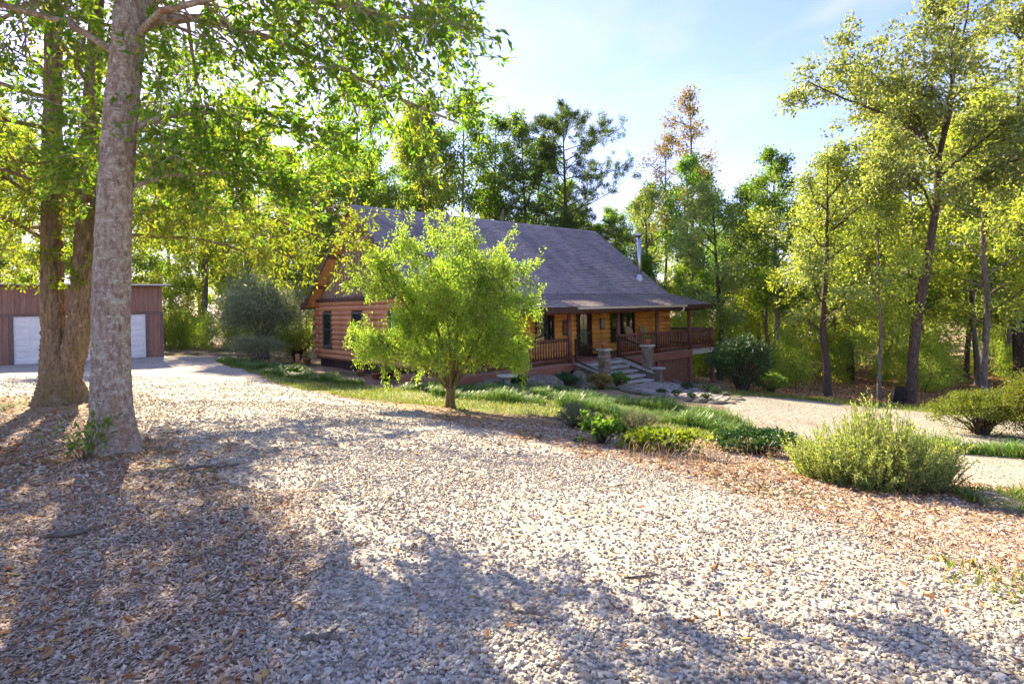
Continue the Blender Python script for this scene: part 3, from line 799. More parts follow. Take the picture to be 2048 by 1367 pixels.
def side_wall(t0, t1, seed):
    b = MB(); za, zc = -.06, -.52; e1, e2 = E1-.02, E1-1.95
    V = [(t0, e1, -1.3), (t1, e1, -1.3), (t1, e2, -1.3), (t0, e2, -1.3), (t0, e1, za), (t1, e1, za), (t1, e2, zc), (t0, e2, zc)]
    b.add(V, [(0, 1, 2, 3), (4, 7, 6, 5), (0, 4, 5, 1), (1, 5, 6, 2), (2, 6, 7, 3), (3, 7, 4, 0)])
    w = b.build('flank_wall', M['mortar'], steps)
    for k in range(6):
        ea = e1 + (e2-e1)*k/6; eb = e1 + (e2-e1)*(k+1)/6; zz = za + (zc-za)*(k+1)/6
        stonework(w, [(t0, t1, eb, ea, -1.2, zz-.02, 'xX')], seed+k, .2)
    c = MB(); o = .05
    c.add([(t0-o, e1, za+.003), (t1+o, e1, za+.003), (t1+o, e2-.04, zc+.003), (t0-o, e2-.04, zc+.003), (t0-o, e1, za+.075), (t1+o, e1, za+.075), (t1+o, e2-.04, zc+.075), (t0-o, e2-.04, zc+.075)],
          [(0, 1, 2, 3), (4, 7, 6, 5), (0, 4, 5, 1), (1, 5, 6, 2), (2, 6, 7, 3), (3, 7, 4, 0)])
    c.build('wall_cap', M['cap'], w)
side_wall(5.52, 5.90, 100); side_wall(8.07, 8.45, 200)
def pillar(t, e, zt, hs, seed, zb=-1.25):
    p = MB().box(t-hs, t+hs, e-hs, e+hs, zb, zt-.07).build('pillar', M['mortar'], steps)
    stonework(p, [(t-hs, t+hs, e-hs, e+hs, zb+.05, zt-.08, 'xXyY')], seed, .17)
    MB().box(t-hs-.06, t+hs+.06, e-hs-.06, e+hs+.06, zt-.068, zt).build('pillar_cap', M['cap'], p)
pillar(5.71, -PD-1.45, .62, .165, 301); pillar(8.26, -PD-1.62, .63, .165, 302); pillar(8.26, -PD-2.14, -.27, .15, 303)
for t, eb in ((5.6, -PD-1.24), (8.36, -PD-1.42)):
    MB().bar((t, -PD-.05, .92), (t, eb, .52), .05, .075).build('handrail', M['trim'], steps)
    MB().bar((t, -PD-.05, .10), (t, eb, -.27), .04, .06).build('guard_rail', M['trim'], steps)
    MB().bar((t, -PD-.07, -.05), (t, -PD-.07, .97), .07, .07, (1, 0, 0)).build('rail_post', M['trim'], steps)

# ---- things on the porch
def flower_pot(loc, s, label, leafmat, seed, h=.28, dry=False, group=None):
    r = empty('flower_pot', loc); tag(r, label, 'flower pot', group)
    MB().lathe([(.10*s, 0), (.145*s, .19*s), (.165*s, .19*s), (.165*s, .235*s), (.14*s, .235*s), (.135*s, .19*s)], 16).build('pot', M['terracotta'], r)
    MB().lathe([(.132*s, .185*s), (.05*s, .20*s)], 12).build('soil', M['soil'], r)
    plant(r, seed, h, .16*s, (0, 0, .2*s), 26 if not dry else 9, 14 if not dry else 5, leafmat, .05)
    return r

def leaf_mesh(B, D, Ls, Ws, rng, fold=.12, up=0.0):
    """folded four-point leaves from bases B along D"""
    n = len(B); N = rng.normal(0, 1, (n, 3)); N[:, 2] += up
    S = np.cross(D, N); S /= np.linalg.norm(S, axis=1, keepdims=True) + 1e-9
    U = np.cross(S, D)
    Ls = np.broadcast_to(Ls, n)[:, None]; Ws = np.broadcast_to(Ws, n)[:, None]
    mid = B + D*Ls*.48
    V = np.stack([B, mid + S*Ws*.5 + U*Ws*fold, B + D*Ls - U*Ls*.06, mid - S*Ws*.5 + U*Ws*fold], 1).reshape(-1, 3)
    return V, np.arange(n*4).reshape(-1, 4)

def unit(v): return v/(np.linalg.norm(v, axis=-1, keepdims=True) + 1e-9)

def plant(parent, seed, h, r, base, stems, per, mat, L_, W_=None, name='leaves', upright=.8, stem_r=.004):
    """stems fanning out from a base point, with leaves along them"""
    rng = np.random.default_rng(seed); Bs = []; Ds = []; wv = []; wf = []; c = 0
    for i in range(stems):
        a = rng.uniform(0, 6.283); q = math.sqrt(rng.uniform(0, 1)); hh = h*rng.uniform(.6, 1.05)*(1-.35*q*q)
        p0 = np.array([math.cos(a)*q*r*.35, math.sin(a)*q*r*.35, 0.]) + base
        p1 = np.array([math.cos(a)*q*r*(2-upright), math.sin(a)*q*r*(2-upright), hh]) + base
        mid = (p0+p1)/2 + np.array([-math.cos(a), -math.sin(a), 0])*q*r*.25
        t = rng.uniform(.15, 1, per)[:, None]
        P = (1-t)**2*p0 + 2*t*(1-t)*mid + t*t*p1
        d = unit(p1-mid)*.5 + rng.normal(0, .6, (per, 3)); d[:, 2] += .15
        Bs.append(P); Ds.append(unit(d))
        V, F = tube_np(np.array([p0, mid*.5+(p0+p1)*.25, p1]), [stem_r, stem_r*.8, stem_r*.4], 3); wv.append(V); wf.append(F+c); c += len(V)
    B = np.concatenate(Bs); D = np.concatenate(Ds); n = len(B)
    Ls = L_*rng.uniform(.6, 1.2, n); V, F = leaf_mesh(B, D, Ls, Ls*(W_ or .42), rng, up=.8)
    wood = link('stems', np_mesh('stems', np.concatenate(wv), np.concatenate(wf), True), M['bark_maple'], parent)
    return link(name, np_mesh(name, V, F), mat, parent)

flower_pot(hw(5.71, -PD-1.45, .622), .95, 'terracotta pot with a dry sprig on the pillar nearest the door', M['dry'], 1, .22, True)
flower_pot(hw(8.26, -PD-1.62, .632), .95, 'terracotta pot with a green plant on the stone pillar by the porch railing', M['leaf_lime'], 2, .26)

def chair(t, e, rz, label):
    r = empty('porch_chair', hw(t, e, 0), TH + rz); tag(r, label, 'chair', 'wooden chairs on the porch')
    wd = M['pale_wood']
    for k in range(7):                                  # fanned back slats
        u = (k-3)*.076; top = 1.22 - abs(k-3)**2*.012
        MB().bar((u*.85, .22, .30), (u*1.15, .52, top), .066, .018, (0, 1, 0)).build('back_slat', wd, r)
    for k in range(6):
        y = -.28 + k*.09; MB().box(-.27, .27, y, y+.078, .375-k*.018, .397-k*.018).build('seat_slat', wd, r)
    for s in (-1, 1):
        MB().box(s*.30-.03, s*.30+.03, -.30, -.22, .0, .60).build('leg', wd, r)
        MB().box(s*.30-.03, s*.30+.03, .30, .37, .0, .60).build('leg', wd, r)
        MB().box(s*.31-.06, s*.31+.06, -.36, .42, .602, .625).build('armrest', wd, r)
        MB().bar((s*.25, -.26, .36), (s*.25, .40, .22), .03, .09).build('seat_rail', wd, r)
    MB().bar((-.30, .415, .72), (.30, .415, .72), .03, .06).build('back_rail', wd, r)
chair(11.75, -.78, 0, 'pale slatted wooden porch chair beside the double window')
chair(12.95, -.78, 0, 'pale slatted wooden porch chair farther along toward the end of the house')

def art_panel():
    m, n, l, b, o = new_mat('woven_panel')
    v = coords(n, l, (9, 9, 9)); t = n.new('ShaderNodeTexVoronoi'); t.inputs['Scale'].default_value = 1.2; t.inputs['Randomness'].default_value = .7; l.new(v, t.inputs['Vector'])
    r = ramp(n, [(.30, .03, .02), (.07, .09, .13), (.42, .25, .06), (.20, .04, .03), (.45, .12, .05)]); 
    w = n.new('ShaderNodeTexWave'); w.wave_type = 'RINGS'; w.inputs['Scale'].default_value = 1.4; w.inputs['Distortion'].default_value = 3; l.new(v, w.inputs['Vector'])
    l.new(w.outputs['Fac'], r.inputs['Fac']); l.new(r.outputs['Color'], b.inputs['Base Color']); b.inputs['Roughness'].default_value = .8
    return m
M['art'] = art_panel()
wh = empty('wall_hanging', hw(7.42, -.14, 1.32), TH); tag(wh, 'red and blue patterned panel hung on the log wall left of the door', 'wall hanging')
MB().box(-.27, .27, -.02, .0, -.36, .36).build('backing', M['win_frame'], wh)
MB().box(-.19, .19, -.032, -.021, -.22, .22).build('pattern', M['art'], wh)
nb = empty('wall_plaque', hw(9.9, -.14, 1.42), TH); tag(nb, 'narrow pale plaque with a dark frame on the log wall right of the door', 'plaque')
MB().box(-.17, .17, -.02, 0, -.27, .27).build('frame', M['trim'], nb); MB().box(-.10, .14, -.03, -.021, -.23, .23).build('panel', M['cap'], nb)
ln = empty('wall_lantern', hw(9.52, -.14, 1.9), TH); tag(ln, 'dark box lantern mounted high on the wall beside the door', 'lantern')
MB().box(-.06, .06, -.03, 0, 0, .30).build('backplate', M['trim'], ln)
lb = MB(); lb.box(-.11, .11, -.24, -.02, .24, .28); lb.box(-.11, .11, -.24, -.02, 0, .03)
for x in (-.1, .1):
    for y in (-.23, -.03): lb.box(x-.012, x+.012, y-.012, y+.012, .031, .239)
lb.build('cage', M['trim'], ln); MB().box(-.08, .08, -.21, -.05, .035, .235).build('glass', M['lead_glass'], ln)
dm = tag(MB().box(-.5, .5, -.3, .3, 0, .015).build('doormat', M['soil'], None, hw(8.6, -.75, .0)), 'dark doormat lying in front of the glazed front door', 'doormat'); dm.rotation_euler = (0, 0, TH)

# ------------------------------------------------------------------ garage
GA = math.atan2(3.0, 4.0)
gx0, gy0 = -22.4, 25.4; gz0 = -.49
gar = empty('garage', (gx0, gy0, gz0), GA); tag(gar, 'reddish brown boarded garage with one wide white door', 'garage')
GW0, GW1, GHT = -3.2, 5.75, 3.55
core = MB(); core.box(GW0+.02, -.02, .06, .14, -.1, GHT); core.box(5.02, GW1-.02, .06, .14, -.1, GHT); core.box(-.02, 5.02, .06, .14, 2.16, GHT)
front = core.build('boarded_wall', M['siding'], gar)
MB().box(GW1-.14, GW1-.02, .15, 8, -.1, GHT).build('boarded_wall', M['siding'], gar)
MB().box(GW0+.02, GW0+.14, .15, 8, -.1, GHT).build('boarded_wall', M['siding'], gar)
MB().box(GW0+.02, GW1-.02, 8.0, 8.1, -.1, GHT).build('boarded_wall', M['siding'], gar)
x = GW0
while x < GW1-.02:
    x1 = min(x+.203, GW1); zlo = 2.30 if (x > -.2 and x1 < 5.2) else -.05
    MB().box(x+.006, x1-.006, .03, .058, 2.30, GHT).build('board', M['siding'], front)
    if not (x1 > -.12 and x < 5.12): MB().box(x+.006, x1-.006, .03, .058, -.05, 2.16).build('board', M['siding'], front)
    x += .203
tb = MB(); tb.box(GW0, GW1, .0, .057, 2.165, 2.29); tb.build('header_trim', M['gtrim'], front)
for a, b in ((-.15, -.005), (5.005, 5.15), (GW1-.12, GW1+.02)): MB().box(a, b, .002, .06, -.06, 2.163).build('trim_board', M['gtrim'], front)
gd = MB().box(.0, 5.0, .085, .12, 0, 2.155).build('garage_door', M['door_white'], gar)
for r in range(4):
    z0 = .008 + r*.537
    sc_ = MB().box(.003, 4.997, .062, .084, z0, z0+.529).build('door_section', M['door_white'], gd)
    pn = MB()
    for c in range(8):
        x0 = .06 + c*.617; x1 = x0+.545
        for k in range(2):
            za = z0 + .05 + k*.235; zb = za + .19
            pn.add([(x0, .061, za), (x1, .061, za), (x1, .061, zb), (x0, .061, zb), (x0+.03, .048, za+.03), (x1-.03, .048, za+.03), (x1-.03, .048, zb-.03), (x0+.03, .048, zb-.03)],
                   [(0, 1, 5, 4), (1, 2, 6, 5), (2, 3, 7, 6), (3, 0, 4, 7), (4, 5, 6, 7)])
    pn.build('raised_panels', M['door_white'], gd)
MB().box(1.05, 1.4, .03, .06, 1.74, 1.77).build('handle', M['black'], gd)
gr = MB(); ov = .35
gr.add([(GW0-ov, -ov, GHT), (GW1+ov, -ov, GHT), (GW1+ov, 4, GHT+.22), (GW0-ov, 4, GHT+.22), (GW1+ov, 8.35, GHT), (GW0-ov, 8.35, GHT),
        (GW0-ov, -ov, GHT+.1), (GW1+ov, -ov, GHT+.1), (GW1+ov, 4, GHT+.32), (GW0-ov, 4, GHT+.32), (GW1+ov, 8.35, GHT+.1), (GW0-ov, 8.35, GHT+.1)],
       [(0, 3, 2, 1), (3, 5, 4, 2), (6, 7, 8, 9), (9, 8, 10, 11), (0, 1, 7, 6), (4, 5, 11, 10), (0, 6, 9, 3), (3, 9, 11, 5), (1, 2, 8, 7), (2, 4, 10, 8)])
gro = gr.build('roof', M['metal_roof'], gar)
MB().box(GW0-ov, GW1+ov, -ov-.03, -ov-.003, GHT+.05, GHT+.085).build('drip_edge', M['white'], gro)

# ------------------------------------------------------------------ trees
def branch(rng, p0, d, Ln, n, wob, grav):
    pts = [np.array(p0, float)]; d = unit(np.array(d, float))
    for i in range(n):
        d = unit(d + rng.normal(0, wob, 3) + np.array([0, 0, grav])); pts.append(pts[-1] + d*Ln/n)
    return np.array(pts)
def along(pts, t):
    n = len(pts)-1; x = min(max(t*n, 0), n-1e-6); i = int(x); return pts[i] + (pts[i+1]-pts[i])*(x-i), unit(pts[i+1]-pts[i])

class Tree:
    def __init__(s, seed): s.rng = np.random.default_rng(seed); s.V = []; s.F = []; s.c = 0; s.B = []; s.D = []
    def wood(s, pts, rads, sides):
        V, F = tube_np(np.asarray(pts), np.asarray(rads), sides); s.V.append(V); s.F.append(F+s.c); s.c += len(V)
    def trunk(s, pts, rads, sides=16, sub=5, flare=0.0, lump=.05, furrow=0.0, nf=30):
        """trunk through control points, smoothed, with a root flare and a slightly uneven girth"""
        pts = np.array(pts, float); n = len(pts); t = np.linspace(0, n-1, (n-1)*sub+1)
        P = np.stack([np.interp(t, range(n), pts[:, k]) for k in range(3)], 1); r = np.interp(t, range(n), rads)
        for _ in range(sub*sub//6 + 2):
            P[1:-1] = (P[:-2] + 2*P[1:-1] + P[2:])/4
        a = np.linspace(0, 2*np.pi, sides, endpoint=False); ph = s.rng.uniform(0, 6.28, 4)
        z = P[:, 2] - P[0, 2]
        k = 1 + lump*(np.sin(2*a[None]+ph[0]+z[:, None]*.9) + .6*np.sin(5*a[None]+ph[1]-z[:, None]*1.7))
        fl = 1 + flare*np.exp(-z/(.32))[:, None]*(1 + .38*np.sin(5*a[None]+ph[2]) + .2*np.sin(3*a[None]+ph[3]))
        rr = r[:, None]*k*fl
        if furrow:
            f = np.zeros_like(rr)
            for m_ in range(7):
                q = s.rng.integers(nf//2, nf); w = s.rng.uniform(1.5, 6); p_ = s.rng.uniform(0, 6.28, 3)
                f += np.abs(np.sin(a[None]*q/2 + p_[0] + 1.6*np.sin(z[:, None]*w + p_[1] + 2*np.sin(a[None] + p_[2]))))
            rr = rr + furrow*(f/7 - .64) + furrow*.25*s.rng.normal(0, 1, rr.shape)
        s.wood(P, rr, sides); return P, r
    def limb(s, p0, d, Ln, r0, nsec, ntw, lpt, sec_l=.45, tw_l=.45, wob=.12, grav=-.02, sgrav=-.03, spread=.05, tw_wood=True, t0=.18, pts=None, sides=6, flat=.35):
        rng = s.rng
        P = branch(rng, p0, d, Ln, 7, wob, grav) if pts is None else np.array(pts, float)
        n = len(P); s.wood(P, r0*np.linspace(1, .22, n), sides)
        for j in range(nsec):
            t = t0 + (1-t0)*(j+rng.uniform(0, .9))/nsec; q, tg = along(P, t)
            sd = rng.normal(0, 1, 3); sd[2] = sd[2]*flat + .15; sd = unit(sd - tg*(sd@tg))
            l2 = Ln*sec_l*(1.15-.75*t)*rng.uniform(.6, 1.25)
            S = branch(rng, q, tg*.55 + sd*.9, l2, 5, wob*1.2, sgrav)
            s.wood(S, r0*.32*np.linspace(1, .25, 6)*(1.1-.6*t), 4)
            for k in range(ntw):
                u = .2 + .8*(k+rng.uniform(0, 1))/ntw; q2, tg2 = along(S, u)
                e = rng.normal(0, 1, 3); e[2] *= .6; e = unit(e)
                T = branch(rng, q2, tg2*.6+e, tw_l*rng.uniform(.6, 1.3), 3, .2, sgrav*1.5)
                if tw_wood: s.wood(T[[0, 2, 3]], [.006+.002*r0*10, .004, .002], 3)
                m = max(2, int(lpt*rng.uniform(.6, 1.4))); x = rng.uniform(.1, 1, m)*3
                i = np.minimum(x.astype(int), 2); f = (x-i)[:, None]
                s.B.append(T[i]*(1-f) + T[i+1]*f + rng.normal(0, spread, (m, 3)))
                dd = unit(T[3]-T[0])*.7 + rng.normal(0, .6, (m, 3)); dd[:, 2] -= .12; s.D.append(unit(dd))
    def meshes(s, leafL, leafW, fold=.12, up=.6):
        B = np.concatenate(s.B); D = np.concatenate(s.D); n = len(B)
        Ls = leafL*s.rng.uniform(.65, 1.25, n)
        V, F = leaf_mesh(B, D, Ls, Ls*leafW, s.rng, fold, up)
        return np_mesh('trunk', np.concatenate(s.V), np.concatenate(s.F), True), np_mesh('crown', V, F)

def plant_tree(name, label, loc, meshes, bark, leaf, rz=0.0, s=1.0, group=None, cat='tree', sz=None):
    r = empty(name, loc, rz); r.scale = (s, s, sz or s); tag(r, label, cat, group)
    link('trunk', meshes[0], bark, r); link('crown', meshes[1], leaf, r); return r
def copy_tree(src, loc, rz, s, label, group, sz=None, mats=None):
    r = src.copy(); col.objects.link(r); r.location = loc; r.rotation_euler = (0, 0, rz); r.scale = (s, s, sz or s)
    r['label'] = label; r['group'] = group
    for ch in src.children:
        c = ch.copy(); col.objects.link(c); c.parent = r
    return r

def sun_gap(a):
    """limbs shortened on one side so the sun reaches the open gravel"""
    return 1.0 - .72*max(0.0, math.cos(a - .73))  # crown shaped to let sunlight through to the yard
# --- foreground tree with the lichened trunk and long drooping limbs
BX, BY = -4.66, 6.64; BZ = tz(BX, BY)
T = Tree(11)
P, r = T.trunk([(-.02, 0, -.12), (-.07, 0, .6), (-.04, 0, 2.0), (.06, .02, 3.6), (.25, .05, 5.3), (.32, .1, 8), (.3, .2, 11), (.4, .3, 14)], [.208, .198, .189, .173, .154, .12, .08, .03], 60, 24, .6, .025, .022, 60)
manual = [   # the limbs that show against the light, base height first
    ([(.28, .05, 4.95), (.55, .1, 5.12), (1.0, .2, 5.18), (1.7, .4, 5.02), (2.5, .6, 4.72), (3.3, .8, 4.35), (4.0, 1.0, 4.1)], .062),
    ([(.3, .05, 4.9), (.8, -.3, 5.0), (1.6, -.5, 5.05), (2.5, -.6, 4.95), (3.2, -.65, 4.75), (3.9, -.7, 4.62)], .045),
    ([(.06, .0, 3.72), (.5, .2, 4.0), (1.0, .5, 4.15), (1.6, .8, 4.05), (2.2, 1.1, 3.8)], .042),
    ([(.04, .0, 3.05), (.5, .25, 3.3), (1.1, .6, 3.4), (1.7, 1.0, 3.2)], .032),
    ([(.24, .05, 5.9), (.9, .4, 6.4), (1.8, .7, 6.5), (2.6, .9, 6.3), (3.3, 1.0, 5.9), (3.9, 1.1, 5.5)], .07),
    ([(.24, .05, 5.6), (-.5, .5, 6.0), (-1.3, 1.0, 6.1), (-2.4, 1.3, 5.8), (-3.2, 1.7, 5.4)], .06),
    ([(.15, .0, 3.6), (-.3, .6, 3.9), (-1.0, 1.2, 4.0), (-1.8, 1.9, 3.8)], .035),
    ([(.3, .1, 7.0), (1.0, .1, 7.2), (2.0, .1, 7.0), (2.7, .1, 6.4), (3.3, .1, 5.6), (3.8, .1, 4.9)], .06),
    ([(.3, .1, 6.4), (.9, .3, 6.6), (1.7, .5, 6.3), (2.5, .7, 5.6), (3.0, .8, 4.9)], .05),
    ([(.25, .05, 5.2), (.3, .5, 5.6), (.2, 1.3, 5.7), (-.2, 2.2, 5.3), (-.4, 2.9, 4.7)], .045),
    ([(.2, .05, 4.6), (-.4, -.1, 5.0), (-1.2, -.2, 5.2), (-2.1, -.2, 5.1), (-3.0, -.1, 4.8)], .045)]
for pts, r0 in manual:
    Ln = float(np.linalg.norm(np.diff(np.array(pts), axis=0), axis=1).sum())
    T.limb(None, None, Ln, r0, 24, 7, 15, .42, .42, .12, -.02, -.06, .035, True, .14, pts, 8)
rg = np.random.default_rng(2)
for i in range(8):
    z = 6.2 + 5.6*i/8; q = np.array([.3, .1, z]); a = i*2.4 + rg.uniform(-.4, .4); ln = (4.4 - .28*(z-6))*rg.uniform(.85, 1.1)*sun_gap(a)
    T.limb(q, (math.cos(a), math.sin(a), .45), ln, .055, 12, 6, 13, .45, .45, .12, -.05, -.06, .05, False, .2)
ma = T.meshes(.108, .42)
oakA = plant_tree('lichened_tree', 'tall tree with a straight pale lichened trunk at the gravel edge', (BX, BY, BZ), ma, M['bark_lichen'], M['leaf_oak'])

# --- double-trunked oak behind it
T = Tree(12); CX, CY = -9.35, 11.6; CZ = tz(CX, CY)
T.trunk([(0.06, 0, -.15), (0.06, 0, .3), (.03, 0, .8), (-.05, 0, 1.5), (-.06, 0, 3.0), (-.04, .05, 5), (.0, .1, 8), (-.1, .2, 14)], [.40, .36, .30, .205, .18, .16, .13, .03], 64, 22, .62, .04, .05, 56)
T.trunk([(0.12, 0.02, .1), (.22, 0.0, .6), (.42, 0, 1.25), (.54, 0, 2.0), (.60, .05, 3.4), (.70, .1, 5.4), (.82, .2, 8), (.95, .3, 14)], [.24, .25, .225, .19, .165, .15, .12, .03], 56, 22, 0, .04, .05, 50)
rg = np.random.default_rng(3)
for i in range(26):
    z = 3.3 + 8.6*(i/26); a = i*2.399 + rg.uniform(-.5, .5); b0 = np.array([-.03 if i % 2 else .66, .1, z]); ln = (4.3 if z < 8 else 4.3-.35*(z-8))*rg.uniform(.75, 1.15)*(sun_gap(a) if z > 5 else 1)
    T.limb(b0, (math.cos(a), math.sin(a), .35), ln, .05, 13, 6, 15, .45, .45, .13, -.055, -.06, .05, i < 20, .18)
for pts, r0 in (([(.55, .05, 3.4), (1.2, .2, 3.9), (2.2, .4, 4.0), (3.4, .7, 3.6), (4.5, 1.0, 2.9)], .06), ([(.6, .1, 4.6), (1.4, .6, 5.2), (2.6, 1.2, 5.2), (3.9, 1.9, 4.8), (5.0, 2.4, 4.2), (5.9, 2.7, 3.6)], .06),
                ([(.55, .05, 3.6), (1.8, .9, 4.2), (3.2, 1.8, 4.2), (4.6, 2.4, 3.6), (5.3, 2.6, 3.1)], .05),
                ([(.55, .05, 3.9), (1.1, -.4, 4.5), (2.0, -.8, 4.7), (3.1, -1.1, 4.3), (4.0, -1.3, 3.6)], .05), ([(.0, .05, 3.2), (-.6, -.3, 3.7), (-1.5, -.6, 3.8), (-2.6, -.8, 3.5)], .05), ([(.0, .05, 4.0), (-.5, -.6, 4.5), (-1.2, -1.3, 4.6), (-2.2, -1.9, 4.2)], .05)):
    Ln = float(np.linalg.norm(np.diff(np.array(pts), axis=0), axis=1).sum())
    T.limb(None, None, Ln, r0, 20, 7, 15, .42, .45, .12, -.02, -.06, .05, True, .14, pts, 7)
for i in range(34):       # short sprouts on the trunks
    z = rg.uniform(2.2, 5.4); a = rg.uniform(3.3, 6.1); x0 = -.05 if i % 2 else .62
    q = np.array([x0 + .19*math.cos(a), .19*math.sin(a), z])
    T.limb(q, (math.cos(a), math.sin(a), .3), .3, .008, 2, 3, 7, .8, .16, .15, 0, -.02, .02, True)
mt = T.meshes(.12, .36)
plant_tree('twin_trunk_oak', 'ridged-bark oak forking low into two trunks in front of the garage', (CX, CY, CZ), mt, M['bark_oak'], M['leaf_gold'])

# --- small cut-leaf maple in front of the porch
T = Tree(13); MX, MY = -1.40, 12.5; MZ = tz(MX, MY)
T.trunk([(0, 0, -.06), (0, 0, .2), (.02, 0, .42)], [.115, .105, .105], 12, 4, .3, .06)
rg = np.random.default_rng(4)
stems = [([(0, 0, .35), (-.25, .05, .75), (-.55, .1, 1.25), (-.95, .1, 1.9), (-1.4, .1, 2.5)], .055), ([(0, 0, .38), (.1, .1, .9), (.2, .2, 1.6), (.15, .2, 2.5), (.1, .2, 3.3)], .06),
         ([(.02, 0, .38), (.35, -.1, .85), (.75, -.15, 1.4), (1.2, -.2, 2.0), (1.6, -.2, 2.5)], .05), ([(0, 0, .36), (-.1, .2, .9), (-.4, .5, 1.7), (-.5, .6, 2.6), (-.55, .6, 3.2)], .05),
         ([(0, 0, .38), (.05, -.3, .8), (.1, -.7, 1.4), (.05, -1.0, 2.0)], .045), ([(0, 0, .4), (.3, .3, 1.0), (.7, .7, 1.8), (.9, .8, 2.7)], .045), ([(0, 0, .33), (-.4, -.15, .7), (-.9, -.35, 1.1), (-1.6, -.4, 1.4)], .04),
         ([(0, 0, .38), (.5, .1, .8), (1.1, .15, 1.15), (1.75, .1, 1.5)], .04)]
for pts, r0 in stems:
    T.wood(np.array(pts), r0*np.linspace(1, .35, len(pts)), 8)
for i in range(80):
    pts, r0 = stems[i % len(stems)]; q, tg = along(np.array(pts), rg.uniform(.38, 1.0))
    a = rg.uniform(0, 6.283); dd = np.array([math.cos(a), math.sin(a), rg.uniform(-.35, .5)]) + tg*.6
    T.limb(q, dd, rg.uniform(.8, 1.3), .016, 9, 6, 22, .5, .26, .14, -.035, -.04, .05, i < 60, .1)
for i in range(46):
    pts, r0 = stems[i % len(stems)]; q, tg = along(np.array(pts), rg.uniform(.7, 1.0)); a = rg.uniform(0, 6.283)
    T.limb(q + np.array([math.cos(a)*.5, math.sin(a)*.5, .45]), (math.cos(a)*.5, math.sin(a)*.5, .9), rg.uniform(.5, .95), .008, 6, 3, 11, .35, .18, .12, .03, .02, .03, True, .05)
mm = T.meshes(.060, .42, .1, .9)
plant_tree('maple_tree', 'small bright green fine-leaved maple standing before the porch', (MX, MY, MZ), mm, M['bark_maple'], M['leaf_maple'], 0, .84, None, 'tree', 1.06)

# --- leaning tree at the edge of the woods, big spreading crown
T = Tree(14); X0, Y0 = 13.9, 19.9; Z0 = tz(X0, Y0)
T.trunk([(0, 0, -.15), (.10, 0, 1.0), (.35, .05, 3.0), (.85, .1, 5.2), (1.25, .15, 7.2), (1.35, .2, 8.6)], [.185, .165, .15, .135, .125, .11], 14, 6, .4, .05)
lim = [([(1.33, .2, 8.3), (1.0, 0, 9.0), (.2, -.2, 9.6), (-1.0, -.4, 10.1), (-2.4, -.5, 10.6), (-3.6, -.5, 11.2)], .085), ([(1.33, .2, 8.4), (.9, .3, 9.7), (.2, .5, 10.9), (-.8, .6, 12.0), (-1.8, .6, 12.8)], .075),
       ([(1.35, .2, 8.5), (1.7, .3, 10), (2.1, .4, 11.6), (2.6, .4, 13.6), (2.9, .5, 15.2)], .085), ([(1.35, .2, 8.0), (2.2, -.1, 8.8), (3.3, -.3, 9.7), (4.4, -.4, 10.6)], .07), ([(1.1, .15, 6.6), (.4, -.4, 7.4), (-.6, -1.0, 8.0), (-1.8, -1.4, 8.4)], .05),
       ([(1.2, .15, 7.0), (1.6, -.7, 7.6), (2.2, -1.6, 8.0), (2.8, -2.4, 8.2)], .05), ([(1.35, .2, 8.4), (1.0, .9, 9.6), (.6, 1.8, 10.8), (.2, 2.6, 12)], .06), ([(1.35, .2, 8.5), (1.2, -.6, 10), (.8, -1.2, 11.8), (.7, -1.6, 13.6)], .06)]
for pts, r0 in lim:
    Ln = float(np.linalg.norm(np.diff(np.array(pts), axis=0), axis=1).sum())
    T.limb(None, None, Ln, r0, 18, 7, 34, .45, .55, .13, -.01, 0.0, .13, False, .2, pts, 7)
ml = T.meshes(.15, .5)
plant_tree('leaning_tree', 'leaning dark-trunked tree with a wide olive crown at the edge of the woods', (X0, Y0, Z0), ml, M['bark_dark'], M['leaf_olive'])

# --- kinds of woodland tree, each built once and copied
def kind_broad(seed, H, r0, base, nl, spread, nsec, ntw, lpt, leafL, leafW, up=.5, grav=-.01, lean=0.0, fork=True):
    T = Tree(seed); rg = np.random.default_rng(seed+100)
    k = rg.normal(0, .25, (6, 2))*[1, 1]; zs = np.array([-.2, .12, .3, .5, .75, 1.0])*H; zs[0] = -.3
    pts = [(lean*z + (k[i, 0] if i > 1 else 0), (k[i, 1] if i > 1 else 0), z) for i, z in enumerate(zs)]
    P, r = T.trunk(pts, np.array([1, .88, .76, .6, .36, .1])*r0, 9, 4, .3, .05)
    for i in range(nl):
        f = base + (1-base)*(i+.5)/nl; q, tg = along(P, f); a = i*2.399 + rg.uniform(-.5, .5)
        prof = math.sin(min(1, (f-base)/(1-base)*.82+.18)*math.pi)**.7
        ln = spread*max(.25, prof)*rg.uniform(.7, 1.2)
        T.limb(q, (math.cos(a), math.sin(a), up+f*.5), ln, r0*.30, nsec, ntw, lpt, .5, .55, .15, grav, -.01, .16, False, .25, None, 5, .6)
    return T.meshes(leafL, leafW, .15, .5)
def kind_pine(seed, H, r0, base, nl, spread):
    T = Tree(seed); rg = np.random.default_rng(seed+100)
    P, r = T.trunk([(0, 0, -.3), (.05, 0, H*.3), (.1, .1, H*.6), (0, .1, H)], [r0, r0*.85, r0*.6, r0*.12], 9, 4, .25, .04)
    for i in range(nl):
        f = base + (1-base)*(i+.5)/nl; q, tg = along(P, f); a = i*2.399 + rg.uniform(-.5, .5)
        ln = spread*(.45+1.2*math.sin(math.pi*min(1, .12+.88*(f-base)/(1-base)))**.8)*.75*rg.uniform(.55, 1.25)
        T.limb(q, (math.cos(a), math.sin(a), .35), ln, r0*.22, 8, 4, 48, .42, .42, .12, .03, .03, .09, False, .35, None, 5, .5)
    return T.meshes(.21, .19, .1, 0)
